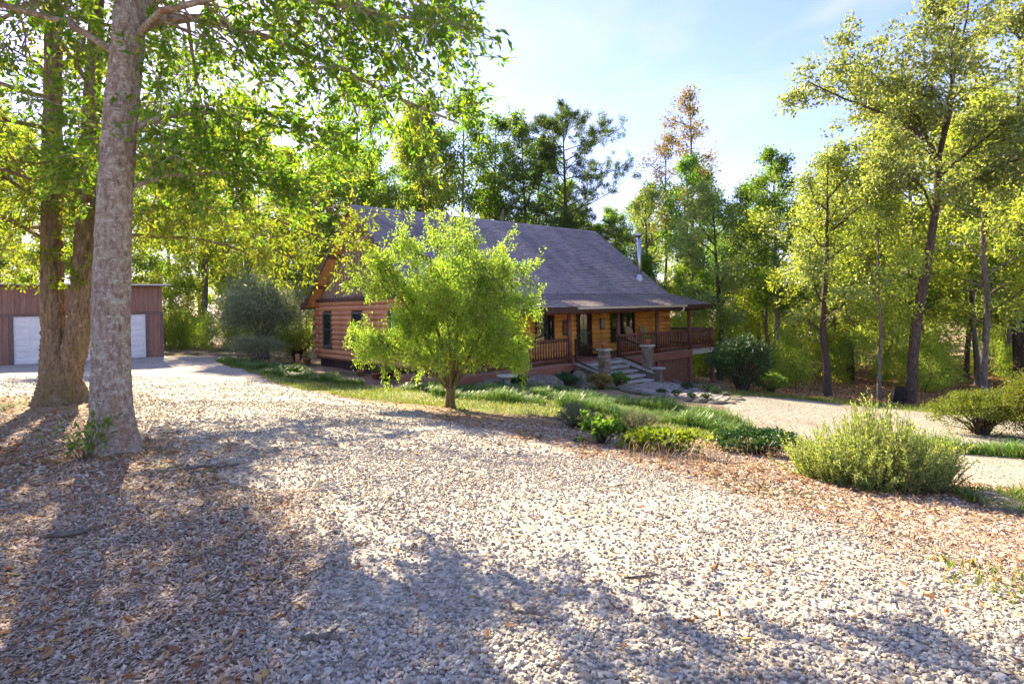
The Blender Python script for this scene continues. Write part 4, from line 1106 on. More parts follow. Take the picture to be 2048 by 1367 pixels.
KINDS = {
 'tall':  (kind_broad(21, 15, .20, .36, 16, 3.6, 9, 6, 17, .18, .55), 'bark_grey', 'leaf_green'),
 'gold':  (kind_broad(22, 13, .16, .32, 16, 3.3, 9, 6, 16, .18, .55), 'bark_grey', 'leaf_yellow'),
 'olive': (kind_broad(23, 14, .20, .34, 16, 3.7, 9, 6, 17, .18, .55), 'bark_dark', 'leaf_olive'),
 'rust':  (kind_broad(24, 17, .16, .62, 13, 2.0, 7, 4, 11, .17, .55, .8), 'bark_grey', 'leaf_rust'),
 'pine':  (kind_pine(25, 18, .21, .46, 42, 4.6), 'bark_dark', 'needle'),
 'sapl':  (kind_broad(26, 6, .06, .12, 18, 1.7, 6, 5, 11, .14, .5, .4), 'bark_grey', 'leaf_yellow'),
 'airy':  (kind_broad(27, 16, .17, .42, 15, 3.2, 8, 5, 18, .18, .55, .7), 'bark_grey', 'leaf_green'),
 'under': (kind_broad(28, 3.2, .03, .05, 20, 1.3, 5, 4, 12, .12, .5, .4), 'bark_dark', 'leaf_yellow'),
}
FIRST = {}
NAMES = {'tall': 'woodland_tree', 'gold': 'yellowing_tree', 'olive': 'olive_leaved_tree', 'rust': 'slender_tree', 'pine': 'pine_tree', 'sapl': 'sapling', 'airy': 'airy_tree', 'under': 'undergrowth_shrub'}
def put(kind, x, y, rz, s, label, group=None, sz=None, cat=None):
    loc = (x, y, tz(x, y)); cat = cat or ('shrub' if kind == 'under' else 'tree')
    if kind not in FIRST:
        ms, bk, lf = KINDS[kind]; FIRST[kind] = plant_tree(NAMES[kind], label, loc, ms, M[bk], M[lf], rz, s, group, cat, sz); return FIRST[kind]
    r = copy_tree(FIRST[kind], loc, rz, s, label, group, sz)
    if not group and 'group' in r: del r['group']
    return r
# trees that can be told apart
put('pine', 4.3, 44, .4, 1.03, 'tallest dark pine rising above the middle of the roof ridge')
put('airy', .9, 45, 1.1, 1.18, 'thin-crowned tree just left of the tall pine behind the roof')
put('airy', 2.4, 47, 2.9, 1.1, 'bare-limbed leaning tree between the pine and its airy neighbour')
put('airy', -3.5, 46, 4.0, 1.3, 'airy tree behind the roof ridge beside the overhanging leafy limbs')
put('tall', -7.5, 48, 2.0, 1.4, 'green tree behind the peak of the house gable')
put('rust', 15.2, 46, .3, 1.28, 'tall slender tree with sparse rust-brown leaves against the sky')
put('rust', 12.4, 45, 2.2, 1.05, 'shorter rusty-leaved tree beyond the stove pipe')
put('tall', 7.4, 43.5, .9, .72, 'green tree showing above the far end of the roof ridge')
put('olive', 10.2, 43, 2.6, .95, 'olive tree directly behind the stove pipe')
put('airy', 13.3, 42, 3.6, .95, 'thin-crowned tree just right of the stove pipe')
put('airy', -1.0, 47, 5.3, 1.22, 'thin-crowned tree above the middle of the roof beside a bare snag')
put('tall', 18.8, 43, 1.4, .92, 'dark round-crowned tree right of the slender rusty one')
put('olive', 22.5, 38, .5, .9, 'olive-leaved tree in the woods just left of the leaning tree crown')
put('olive', 12.0, 21.6, 2.0, .72, 'dark straight trunk with side limbs near the bend of the lower drive', None, .66)
put('gold', 13.2, 24.0, 1.0, .62, 'pale thin-trunked yellowing tree left of the leaning tree')
put('gold', 13.3, 20.6, 3.0, .5, 'slender young tree close to the base of the leaning tree', None, .62)
put('tall', 14.3, 31, 5.0, .82, 'thick-trunked green tree beyond the dark round shrub')
put('olive', 23.0, 25.5, 4.0, .9, 'tree at the edge of the picture with a brown trunk behind the clipped hedge')
put('gold', 19.5, 23.5, 2.4, .95, 'yellow-green tree behind and right of the leaning tree')
put('olive', 25.5, 28.5, 1.2, 1.35, 'largest olive-leaved tree towering at the right edge of the picture')
put('gold', 21.0, 29.5, 5.2, 1.15, 'tall yellow-leaved tree standing behind the crown of the leaning tree')
# the woods: many alike
rg = np.random.default_rng(77); placed = [(15, 46), (4.3, 44)]
LOOK = {'tall': 'dark green', 'gold': 'yellow-green', 'olive': 'olive-leaved', 'airy': 'thin-crowned green'}
def scatter(kindw, n, region, smin, smax, label, group, dmin):
    ks, ws = zip(*kindw); k = 0; tries = 0
    while k < n and tries < 6000:
        tries += 1
        x, y = region(rg)
        if min((x-a)**2 + (y-b)**2 for a, b in placed) < dmin**2: continue
        placed.append((x, y)); kd = ks[rg.choice(len(ks), p=np.array(ws)/sum(ws))]; s = rg.uniform(smin, smax)
        put(kd, x, y, rg.uniform(0, 6.28), s, label % LOOK[kd] if '%' in label else label, group, s*rg.uniform(.88, 1.1)); k += 1
def reg(a0, a1, y0, y1):
    def f(rg):
        y = rg.uniform(y0, y1); return rg.uniform(a0, a1)*y, y
    return f
scatter([('tall', 2), ('gold', 3), ('olive', 3), ('airy', 1)], 28, reg(.34, 1.05, 29, 62), .75, 1.0, '%s tree in the dense woods beyond the lower drive', 'trees in the woods beyond the lower drive', 2.6)
scatter([('tall', 2), ('gold', 1), ('airy', 1)], 13, reg(-.06, .36, 47, 62), .85, 1.05, '%s tree in the woods behind the roof', 'trees in the woods behind the roof', 3.2)
scatter([('tall', 1), ('gold', 4), ('airy', 1)], 32, reg(-1.0, -.14, 41, 62), 1.05, 1.4, 'tall %s tree in the woods behind the garage and the yard', 'trees in the woods behind the garage', 2.9)
scatter([('gold', 2), ('tall', 1)], 7, reg(.24, .40, 38, 50), .5, .62, 'small %s tree behind the far end of the porch', 'small trees behind the end of the porch', 2.0)
scatter([('under', 1)], 12, reg(.27, .44, 33, 42), .7, 1.1, 'low leafy shrub behind the open end of the porch', 'shrubs behind the end of the porch', 1.2)
scatter([('sapl', 1)], 13, reg(.40, 1.05, 28, 48), .7, 1.15, 'thin yellow-green sapling among the trunks beyond the lower drive', 'saplings beyond the lower drive', 1.6)
scatter([('sapl', 1)], 11, reg(-.72, -.33, 39, 52), .7, 1.1, 'thin yellow-green sapling in the woods between the garage and the house', 'saplings behind the yard', 1.7)
scatter([('under', 1)], 24, reg(.42, 1.08, 23, 40), .4, .8, 'low leafy undergrowth shrub among the trunks beyond the lower drive', 'undergrowth beyond the lower drive', 1.1)
scatter([('under', 1)], 16, reg(-.72, -.36, 37, 46), .5, 1.0, 'low leafy undergrowth shrub behind the gravel yard', 'undergrowth behind the yard', 1.3)
scatter([('under', 1)], 22, reg(.32, 1.05, 44, 62), 1.0, 1.6, 'leafy thicket shrub deep in the woods beyond the lower drive', 'thicket deep in the woods', 2.0)
scatter([('under', 1)], 14, reg(-.75, -.3, 48, 62), 1.0, 1.6, 'leafy thicket shrub deep in the woods behind the garage', 'thicket behind the garage', 2.0)
# woods beside and behind the viewer, which the window panes mirror
for i, (x, y) in enumerate(((34, -22), (44, -14), (52, -4), (26, -32), (40, -34), (55, -24), (14, -40))):
    put(('tall', 'gold', 'olive')[i % 3], x, y, i*1.7, .9, 'tree across the drive mirrored in the porch windows', 'trees mirrored in the porch windows')
sn = MB().tube([(0, 0, -.3), (.05, 0, 4), (-.05, .05, 8), (.0, 0, 10.6), (.1, 0, 11.3)], [.22, .2, .18, .15, .05], 9)
sn.tube([(0, 0, 8.5), (.4, .1, 9.2), (.6, .1, 9.9)], [.05, .04, .015], 5)
tag(sn.build('dead_snag', M['bark_grey'], None, (-.6, 42.5, tz(-.6, 42.5))), 'bare grey dead trunk standing behind the roof ridge', 'dead tree')

# black stump leaning on the foot of the leaning tree
st = MB(); st.lathe([(.24, -.1), (.22, .15), (.20, .5), (.17, .62), (.09, .58)], 11)
s_ = st.build('black_stump', M['stump'], None, (13.35, 19.6, tz(13.35, 19.6))); s_.rotation_euler = (.08, .1, 0)
tag(s_, 'short black stump at the foot of the leaning tree', 'stump')

# ------------------------------------------------------------------ shrubs
def shrub(name, label, x, y, rx, ry, h, stems, per, leafL, leafW, mat, seed, base=.1, shell=.55, lump=.12, group=None, bark='bark_dark', up=.6, loose=.09, nst=90):
    """rounded shrub: stems reach points in an ellipsoid, leaves cluster round them"""
    r = empty(name, (x, y, tz(x, y))); tag(r, label, 'shrub', group)
    rng = np.random.default_rng(seed); n = stems
    d = unit(rng.normal(0, 1, (n, 3))); d[:, 2] = np.where(rng.uniform(0, 1, n) < .75, np.abs(d[:, 2]), d[:, 2])
    q = rng.uniform(shell, 1, n)[:, None]**.6
    k = 1 + lump*np.sin(d[:, 0]*5+seed)[:, None] + lump*np.sin(d[:, 1]*6+d[:, 2]*4+seed*2)[:, None]
    hh = h*(1-base)/2; P = d*q*k*np.array([rx, ry, hh]) + np.array([0, 0, h*base + hh])
    P[:, 2] = np.maximum(P[:, 2], .05)
    wv = []; wf = []; c = 0
    for i in range(min(n, nst)):
        a = rng.uniform(0, 6.28); p0 = np.array([math.cos(a)*rx*.12, math.sin(a)*ry*.12, -.03]); mid = P[i]*np.array([.35, .35, .5]) + p0*.4
        V, F = tube_np(np.array([p0, mid, P[i]*.95]), [.018*max(.4, h), .011*max(.4, h), .003], 4); wv.append(V); wf.append(F+c); c += len(V)
    link('stems', np_mesh('stems', np.concatenate(wv), np.concatenate(wf), True), M[bark], r)
    B = np.repeat(P, per, 0) + rng.normal(0, 1, (n*per, 3))*np.array([rx, ry, h*.5])*loose; B[:, 2] = np.maximum(B[:, 2], .02)
    D = unit(np.repeat(d, per, 0)*.6 + rng.normal(0, .6, (n*per, 3)) + np.array([0, 0, .2]))
    Ls = leafL*rng.uniform(.6, 1.25, n*per); V, F = leaf_mesh(B, D, Ls, Ls*leafW, rng, .12, up)
    link('foliage', np_mesh('foliage', V, F), mat, r); return r
shrub('camellia_shrub', 'dark glossy rounded shrub at the far end of the porch', 8.75, 21.7, 1.15, 1.05, 2.05, 330, 34, .085, .5, M['leaf_dark'], 51, .06, .5, .06)
shrub('low_shrub', 'small bright green shrub beside the dark rounded one', 9.95, 21.9, .6, .55, .75, 90, 26, .08, .5, M['leaf_green'], 52, .02)
shrub('grey_shrub', 'large grey-green arching shrub between the yard and the house', -13.3, 30.2, 2.3, 2.1, 4.1, 700, 44, .13, .45, M['leaf_backlit'], 53, .02, .2, .2, None, 'bark_grey', .6, .13, 26)
shrub('lavender_shrub', 'low grey-green bushy shrub in front of the large arching one', -12.2, 26.9, 1.25, 1.0, 1.35, 260, 44, .085, .3, M['leaf_backlit'], 54, .0, .25, .12, None, 'bark_grey', .6, .12, 30)
shrub('green_shrub', 'bright leafy shrub beside the back corner of the house', -11.3, 29.6, .95, .9, 1.6, 170, 34, .09, .45, M['leaf_yellow'], 55, .05, .4, .15)
shrub('trimmed_hedge', 'flat-topped clipped shrub at the inner edge of the lower drive', 11.0, 13.35, 1.0, .8, 1.02, 460, 36, .05, .5, M['leaf_hedge'], 56, .0, .35, .05)
shrub('rounded_hedge', 'tall rounded yellow-green clipped shrub cut off by the edge of the picture', 11.65, 12.5, .75, .8, 1.55, 460, 38, .05, .5, M['leaf_hedge'], 57, .0, .35, .04)
shrub('small_bush', 'small dark grey-green bush at the front of the grass strip', 1.05, 9.75, .38, .32, .42, 110, 42, .045, .16, M['leaf_grey'], 58, .0, .35, .15)
shrub('small_bush', 'dark twiggy bush just behind the lime green plant', 2.15, 10.2, .5, .36, .38, 110, 40, .045, .16, M['leaf_grey'], 59, .0, .35, .15)
shrub('leafy_plant', 'low lime green broad-leaved plant spreading over the mulch', 1.95, 7.75, .62, .34, .30, 80, 10, .09, .6, M['leaf_lime'], 60, .0, .3, .2)
shrub('leafy_plant', 'smaller lime green plant beside the edge of the gravel', 1.25, 8.1, .32, .28, .38, 44, 14, .10, .6, M['leaf_green'], 61, .0, .3, .2)
shrub('dark_groundcover', 'dense dark green low plant left of the tall feathery bush', 3.85, 9.0, .72, .5, .36, 150, 24, .06, .55, M['leaf_dark'], 62, .0, .4, .1)
shrub('porch_shrub', 'reddish green shrub crowding the stone wall of the steps', 3.0, 19.4, .45, .36, .55, 100, 26, .06, .5, M['leaf_rust'], 63, .0, .4, .15)
shrub('porch_shrub', 'green shrub growing at the corner of the step wall', 3.75, 20.3, .36, .32, .5, 80, 26, .07, .5, M['leaf_green'], 64, .0, .4, .15)
shrub('rock_fern', 'dark green plant between the two boulders below the porch', 1.75, 19.0, .42, .35, .55, 90, 26, .07, .4, M['leaf_dark'], 65, .0, .4, .15)
shrub('rock_plant', 'dark green plant beside the stone birdbath', .25, 18.9, .4, .32, .45, 80, 26, .07, .4, M['leaf_dark'], 66, .0, .4, .15)
shrub('sapling_sprout', 'sparse green sprouts at the foot of the lichened trunk', -4.72, 6.22, .36, .2, .46, 16, 8, .085, .5, M['leaf_green'], 67, .0, .2, .2, None, 'bark_maple', .6, .2, 14)
for i, (x, y, s) in enumerate(((5.2, 18.1, .16), (5.6, 17.8, .15), (6.0, 17.6, .17), (4.8, 18.4, .15), (6.2, 20.3, .2), (6.7, 19.7, .22), (6.9, 19.3, .2), (6.4, 20.9, .18))):
    shrub('edging_plant', 'small dark green tuft among the stones edging the flagstone path', x, y, s*1.2, s, s*1.4, 34, 16, .05, .4, M['leaf_dark'], 70+i, .0, .3, .1, 'tufts edging the flagstone path')

# --- feathery rosemary bush
rb = empty('rosemary_bush', (4.25, 6.75, tz(4.25, 6.75))); tag(rb, 'tall feathery pale green bush beside the lower drive', 'shrub')
rng = np.random.default_rng(91); Bs = []; Ds = []; wv = []; wf = []; c = 0
for i in range(760):
    a = rng.uniform(0, 6.283); q = math.sqrt(rng.uniform(0, 1)); hx, hy = math.cos(a)*q, math.sin(a)*q
    H = (.80 - .30*q*q)*rng.uniform(.55, 1.12)*(1+.18*math.sin(hx*5+1)+.12*math.sin(hy*7+hx*3))
    p0 = np.array([hx*.72, hy*.52, -.02]); p2 = np.array([hx*.98 + rng.normal(0, .09), hy*.68 + rng.normal(0, .09), H]); p1 = np.array([hx*.90, hy*.62, H*.45])
    m = 64; t = rng.uniform(.22, 1, m)[:, None]; Pt = (1-t)**2*p0 + 2*t*(1-t)*p1 + t*t*p2
    tg = unit(2*(1-t)*(p1-p0) + 2*t*(p2-p1)); d = unit(tg*.75 + rng.normal(0, .45, (m, 3)))
    Bs.append(Pt); Ds.append(d)
    tt = np.array([0, .35, .7, 1])[:, None]; C = (1-tt)**2*p0 + 2*tt*(1-tt)*p1 + tt*tt*p2
    V, F = tube_np(C, [.005, .004, .003, .0015], 3); wv.append(V); wf.append(F+c); c += len(V)
link('stems', np_mesh('stems', np.concatenate(wv), np.concatenate(wf), True), M['bark_maple'], rb)
B = np.concatenate(Bs); D = np.concatenate(Ds); n = len(B); Ls = .046*rng.uniform(.6, 1.2, n)
V, F = leaf_mesh(B, D, Ls, Ls*.24, rng, .1, .3); link('foliage', np_mesh('foliage', V, F), M['leaf_rosemary'], rb)

# ------------------------------------------------------------------ rocks, path, garden things
def rock_mesh(seed, sub=2):
    import bmesh
    bm = bmesh.new(); bmesh.ops.create_icosphere(bm, subdivisions=sub, radius=1); rs = np.random.default_rng(seed); ph = rs.uniform(0, 6.28, 9)
    for v in bm.verts:
        x, y, z = v.co
        k = 1 + .16*math.sin(2.3*x+ph[0]+y) + .13*math.sin(3.1*y+ph[1]-z) + .10*math.sin(4.7*z+ph[2]+x*2) + .06*math.sin(9*x+7*y+ph[3])
        v.co = v.co*k; v.co.z = max(v.co.z, -.45)
    me = bpy.data.meshes.new('rock'); bm.to_mesh(me); bm.free()
    for p in me.polygons: p.use_smooth = sub > 2
    me.materials.append(M['rock']); return me
def rock(name, label, x, y, s, seed, group=None, sub=3, dz=0.0):
    o = link(name, rock_mesh(seed, sub), None, None, (x, y, tz(x, y) + s[2]*.25 + dz)); o.scale = s; o.rotation_euler = (0, 0, seed*1.1); return tag(o, label, 'rock', group)
rock('boulder', 'large grey lichened boulder below the left porch railing', 1.05, 18.7, (.72, .5, .46), 1)
rock('boulder', 'rounded tan boulder next to the step wall', 2.2, 19.3, (.42, .36, .42), 2)
rock('boulder', 'flat grey rock behind the stone birdbath', -.6, 19.2, (.55, .4, .25), 3)
rock('rock', 'flat brown rock in the leaves at the right of the feathery bush', 5.0, 5.85, (.34, .2, .11), 4)
rock('rock', 'small dark rock half buried near the lower drive', 5.35, 5.6, (.2, .15, .15), 5)
border = [(4.0, 18.6), (4.25, 18.2), (4.55, 17.85), (4.9, 17.6), (5.3, 17.35), (5.7, 17.2), (6.1, 17.05), (6.5, 17.1), (6.85, 17.45), (3.8, 19.1), (3.7, 19.6), (3.85, 20.1), (7.2, 18.1), (7.35, 18.8), (7.3, 19.5), (7.15, 20.3), (7.0, 21.0), (6.9, 21.7), (6.75, 22.4), (6.6, 23.0)]
_bm = [rock_mesh(20+i, 2) for i in range(5)]
for i, (x, y) in enumerate(border):
    rr = random.Random(i); s = rr.uniform(.12, .22)
    o = link('edging_rock', _bm[i % 5], None, None, (x, y, tz(x, y)+.05)); o.scale = (s*1.35, s, s*.42); o.rotation_euler = (0, 0, i*2.1)
    tag(o, 'rough stone in the border edging the flagstone path', 'rock', 'stones edging the flagstone path')
PATH = [(4.5, 21.0), (5.15, 22.2), (5.9, 22.0), (6.45, 22.3), (6.9, 20.6), (7.15, 18.6), (6.6, 17.4), (5.9, 17.3), (4.9, 17.9), (4.3, 18.9), (4.0, 20.0)]
pth = sheet('stone_path', PATH, .12, .03, M['mortar'], 'flagstone path leading from the foot of the steps', 'path', .06, 61)
rs = np.random.default_rng(17); k = 0
for i in range(16):
    for j in range(24):
        cx = 3.8 + i*.24 + (.12 if j % 2 else 0) + rs.uniform(-.03, .03); cy = 17.1 + j*.225 + rs.uniform(-.03, .03)
        if sdf(np.array([cx]), np.array([cy]), PATH)[0] < .1: continue
        m = rs.integers(5, 8); a = np.sort(rs.uniform(0, 6.283, m)*.25 + np.arange(m)*6.283/m); rr = .118*rs.uniform(.85, 1.08, m)
        z = tz(cx, cy) + float(micro(np.array(cx), np.array(cy))) + .035
        top = [(math.cos(t)*q*1.05, math.sin(t)*q, .018 + rs.uniform(-.003, .004)) for t, q in zip(a, rr)]
        b = MB(); b.add([(p[0], p[1], -.03) for p in top] + top, [tuple(range(m, 2*m))] + [(u, (u+1) % m, m+(u+1) % m, m+u) for u in range(m)])
        fo = b.build('flagstone', M['flag'], pth); fo.location = (cx, cy, z); k += 1
# birdbath
bb = empty('birdbath', (-.2, 18.5, tz(-.2, 18.5))); tag(bb, 'small pale stone birdbath on a pedestal in the bed below the porch', 'birdbath')
MB().lathe([(.17, -.05), (.17, .05), (.10, .10), (.085, .30), (.12, .36)], 14).build('pedestal', M['cap'], bb)
MB().lathe([(.10, .362), (.30, .41), (.36, .47), (.35, .50), (.28, .455), (.05, .44)], 18).build('basin', M['cap'], bb)
# log stand and pots beside the house
sx, sy = -10.55, 27.7; sz_ = tz(sx, sy)
stand = tag(MB().tube([(0, 0, -.05), (.01, 0, .25), (0, .01, .52)], [.13, .115, .12], 12).build('log_stand', M['log_gable'], None, (sx, sy, sz_)), 'upright orange log used as a plant stand by the house corner', 'log stand')
flower_pot((-10.15, 27.9, tz(-10.15, 27.9)), 1.35, 'wide terracotta pot standing beside the upright log', M['leaf_yellow'], 5, .55)
flower_pot((-6.3, 23.35, tz(-6.3, 23.35)), 1.1, 'terracotta pot with long dry stems in front of the gable skirting', M['dry'], 6, .65, True)
flower_pot((-5.45, 22.45, tz(-5.45, 22.45)), 1.2, 'orange terracotta pot nearest the small maple beside the gable skirting', M['leaf_green'], 7, .4)
bp = empty('black_pot', (-4.9, 22.0, tz(-4.9, 22.0))); tag(bp, 'black plastic plant pot next to the orange one by the gable', 'flower pot')
MB().lathe([(.13, 0), (.17, .28), (.185, .28), (.185, .31), (.16, .31), (.15, .25)], 14).build('pot', M['black'], bp); plant(bp, 8, .35, .2, (0, 0, .25), 18, 10, M['leaf_green'], .07)

# fallen sticks
def stick(x, y, ln, rz, r, label):
    rs = random.Random(x*7+y); pts = []; 
    for i in range(6):
        t = i/5-.5; px, py = x + math.cos(rz)*ln*t + rs.uniform(-.012, .012), y + math.sin(rz)*ln*t + rs.uniform(-.012, .012)
        pts.append((px-x, py-y, tz(px, py)-tz(x, y)+.045+rs.uniform(-.004, .008)))
    b = MB().tube(pts, [r*.7, r, r*.95, r*1.05, r*.85, r*.5], 7)
    q = pts[3]; b.tube([q, (q[0]+.06*math.cos(rz+.7), q[1]+.06*math.sin(rz+.7), q[2]+.02)], [r*.5, r*.3], 5)
    tag(b.build('fallen_stick', M['bark_grey'], None, (x, y, tz(x, y))), label, 'stick')
stick(-3.1, 5.75, .55, .25, .018, 'longest fallen stick, lying near the foot of the lichened trunk')
stick(-3.16, 4.0, .28, .45, .019, 'short thick broken stick in the leaves at the lower left')
stick(-.93, 2.68, .2, .05, .016, 'stubby stick where bark mulch meets gravel at the bottom')
stick(.72, 3.28, .22, .3, .010, 'thin pale stick lying on the sunlit gravel')
stick(.05, 2.88, .2, -.1, .010, 'thin dark stick on the shaded gravel near the bottom middle')
stick(-2.0, 3.65, .26, .75, .008, 'thin slanting twig on the mulch left of the gravel')

# ------------------------------------------------------------------ loose stuff: gravel, chips, leaves, grass
rng = np.random.default_rng(123)
def ico(): 
    p = (1+5**.5)/2
    V = np.array([(-1,p,0),(1,p,0),(-1,-p,0),(1,-p,0),(0,-1,p),(0,1,p),(0,-1,-p),(0,1,-p),(p,0,-1),(p,0,1),(-p,0,-1),(-p,0,1)], float); V /= np.linalg.norm(V[0])
    F = np.array([(0,11,5),(0,5,1),(0,1,7),(0,7,10),(0,10,11),(1,5,9),(5,11,4),(11,10,2),(10,7,6),(7,1,8),(3,9,4),(3,4,2),(3,2,6),(3,6,8),(3,8,9),(4,9,5),(2,4,11),(6,2,10),(8,6,7),(9,8,1)])
    return V, F
def octa(): return np.array([(1,0,0),(-1,0,0),(0,1,0),(0,-1,0),(0,0,1),(0,0,-1)], float), np.array([(0,2,4),(2,1,4),(1,3,4),(3,0,4),(2,0,5),(1,2,5),(3,1,5),(0,3,5)])
def wedge(n, y0, y1, half=.95, pw=1.0):
    """random points of the ground the camera sees between two distances"""
    y = np.sqrt(rng.uniform(y0*y0, y1*y1, n)); return rng.uniform(-half, half, n)*y, y
def in_drive(x, y): return sdf(x, y, DRIVE) + .22*noise2(x, y, 3.0, 11) + .11*noise2(x, y, 9.0, 12)
def ground_z(x, y, lift=.03): return terr(x, y) + micro(x, y) + np.clip(in_drive(x, y)*.15, 0, lift)
parts = []
def stones(n, y0, y1, tmpl, s0, s1, emb):
    x, y = wedge(n, y0, y1); d = in_drive(x, y); k = rng.uniform(0, 1, n) < np.clip(d*2.2+.55, 0, 1)*np.where(d > -.5, 1, 0)*np.clip(.86+.5*noise2(x, y, 1.5, 71), .3, 1)
    x, y = x[k], y[k]; m = len(x); s = s0 + (s1-s0)*rng.beta(2.2, 2.4, m); s = np.where(rng.uniform(0, 1, m) < .03, s*1.5, s)
    TV, TF = tmpl; sc3 = np.stack([s*rng.uniform(.9, 1.35, m), s*rng.uniform(.75, 1.1, m), s*rng.uniform(.4, .75, m)], 1)
    V, F = bake(TV, TF, np.stack([x, y, ground_z(x, y)+s*emb+rng.uniform(-.004, .006, m)], 1), rot_zt(rng, m, .35), sc3)
    V += rng.normal(0, 1, V.shape)*np.repeat(s, len(TV))[:, None]*.12
    parts.append((V, F))
stones(21000, 1.7, 2.9, ico(), .006, .0175, .2); stones(56000, 2.7, 6.5, octa(), .008, .018, .15); stones(42000, 6.0, 12, octa(), .011, .024, .12); stones(18000, 11, 20, octa(), .018, .032, .1)
xr = rng.uniform(4.5, 15, 26000); yr = rng.uniform(5, 20.5, 26000); kr = sdf(xr, yr, ROAD) > rng.uniform(-.2, .3, 26000); xr, yr = xr[kr], yr[kr]; mr = len(xr); s_r = rng.uniform(.008, .022, mr)
parts.append(bake(*octa(), np.stack([xr, yr, terr(xr, yr)+micro(xr, yr)+np.clip(sdf(xr, yr, ROAD)*.15, 0, .03)+s_r*.1], 1), rot_zt(rng, mr, .3), np.stack([s_r*1.2, s_r, s_r*.6], 1)))
c = 0; Vs = []; Fs = []
for V, F in parts: Vs.append(V); Fs.append(F+c); c += len(V)
tag(link('gravel', np_mesh('gravel', np.concatenate(Vs), np.concatenate(Fs), False), M['pebbles']), 'loose pale grey and tan gravel stones over the yard', 'gravel', kind='stuff')

# bark chips on the mulch at the left and along the bed at the right
cb = (np.array([(-1,-.8,0),(.9,-1,0),(1,.9,0),(-.8,1,0),(.1,-.1,1)], float), np.array([(0,1,4),(1,2,4),(2,3,4),(3,0,4)]))
def chips(n, y0, y1, s0, s1):
    x, y = wedge(n, y0, y1); d = in_drive(x, y); k = (d < .3 - .45*rng.uniform(0, 1, n)) & (sdf(x, y, ROAD) < -.1) & (sdf(x, y, LAWN) < .1); x, y = x[k], y[k]; m = len(x)
    s = s0*(s1/s0)**rng.uniform(0, 1, m)
    return bake(*cb, np.stack([x, y, ground_z(x, y)+.004+rng.uniform(0, .008, m)], 1), rot_zt(rng, m, .35), np.stack([s, s*rng.uniform(.2, .55, m), s*.13], 1))
A = [chips(140000, 1.7, 5, .005, .022), chips(70000, 4.8, 10, .011, .034)]
V = np.concatenate([A[0][0], A[1][0]]); F = np.concatenate([A[0][1], A[1][1]+len(A[0][0])])
tag(link('bark_mulch', np_mesh('bark_mulch', V, F), M['chips']), 'brown bark chips and twig bits mulching the beds', 'mulch', kind='stuff')

# fallen leaves: curled six-point leaves, thick in the beds, thin on the gravel
lf = (np.array([(-1,0,.12),(-.35,.42,.0),(.35,.36,.05),(1,0,.32),(.35,-.40,.10),(-.35,-.38,.02)], float), np.array([(0,1,5,5),(1,2,4,5),(2,3,4,4)]))
lfF = np.array([(0,1,2),(0,2,3),(0,3,4),(0,4,5)])
def leaves(n, y0, y1, s0, s1, fac):
    x, y = wedge(n, y0, y1); d = in_drive(x, y); cl = noise2(x, y, 1.6, 9)*.5+.5
    w = np.where(d > .0, .12*np.exp(-d*.8) + .05 + .10*cl**4, 1.0*(.35+.65*cl)); w = np.where(sdf(x, y, ROAD) > -.2, .03, w); w = np.where(sdf(x, y, LAWN) > 0, .10, w)
    tw = np.exp(-((x+4.66)**2+(y-6.64)**2)/5) + np.exp(-((x+9.3)**2+(y-11.6)**2)/8); w = np.clip(w + .5*tw*(d < .6), 0, 1)
    k = rng.uniform(0, 1, n) < w*fac; x, y = x[k], y[k]; m = len(x); s = rng.uniform(s0, s1, m)
    sc3 = np.stack([s, s*rng.uniform(.55, 1.1, m), s*rng.uniform(.4, 1.8, m)], 1)
    return bake(lf[0], lfF, np.stack([x, y, ground_z(x, y)+.022], 1), rot_zt(rng, m, .28), sc3)
A = [leaves(22000, 1.7, 7, .018, .036, .36), leaves(30000, 6, 16, .028, .05, .55)]
c = 0; Vs = []; Fs = []
for V, F in A: Vs.append(V); Fs.append(F+c); c += len(V)
tag(link('fallen_leaves', np_mesh('fallen_leaves', np.concatenate(Vs), np.concatenate(Fs)), M['litter']), 'brown and yellow fallen leaves scattered over gravel and mulch', 'leaves', kind='stuff')
nr = 110; tr = rng.uniform(XA, XB, nr); er = np.where(rng.uniform(0, 1, nr) < .45, rng.uniform(-2.6, -.2, nr), rng.uniform(-.2, 4.7, nr))
zr = np.where(er < -.2, 2.25 + (er+2.74)*(.62/2.54), 2.87 + (er+.2)*SL)
xw = H0[0] + tr*math.cos(TH) - er*math.sin(TH); yw = H0[1] + tr*math.sin(TH) + er*math.cos(TH); s = rng.uniform(.03, .055, nr)
V, F = bake(lf[0], lfF, np.stack([xw, yw, H0[2]+zr+.05], 1), rot_zt(rng, nr, .5), np.stack([s, s, s*1.2], 1))
tag(link('roof_leaves', np_mesh('roof_leaves', V, F), M['litter']), 'scattered dry leaves lying on the shingle roof', 'leaves', kind='stuff')
# leaf litter on the forest floor
x = rng.uniform(.38, 1.05, 26000); y = np.sqrt(rng.uniform(19**2, 44**2, 26000)); x = x*y; k = sdf(x, y, ROAD) < -.6; x, y = x[k], y[k]; m = len(x); s = rng.uniform(.06, .11, m)
V, F = bake(lf[0], lfF, np.stack([x, y, terr(x, y)+micro(x, y)+.03], 1), rot_zt(rng, m, .35), np.stack([s, s, s*1.4], 1))
tag(link('woodland_litter', np_mesh('woodland_litter', V, F), M['litter']), 'brown leaf litter covering the floor of the woods', 'leaves', kind='stuff')

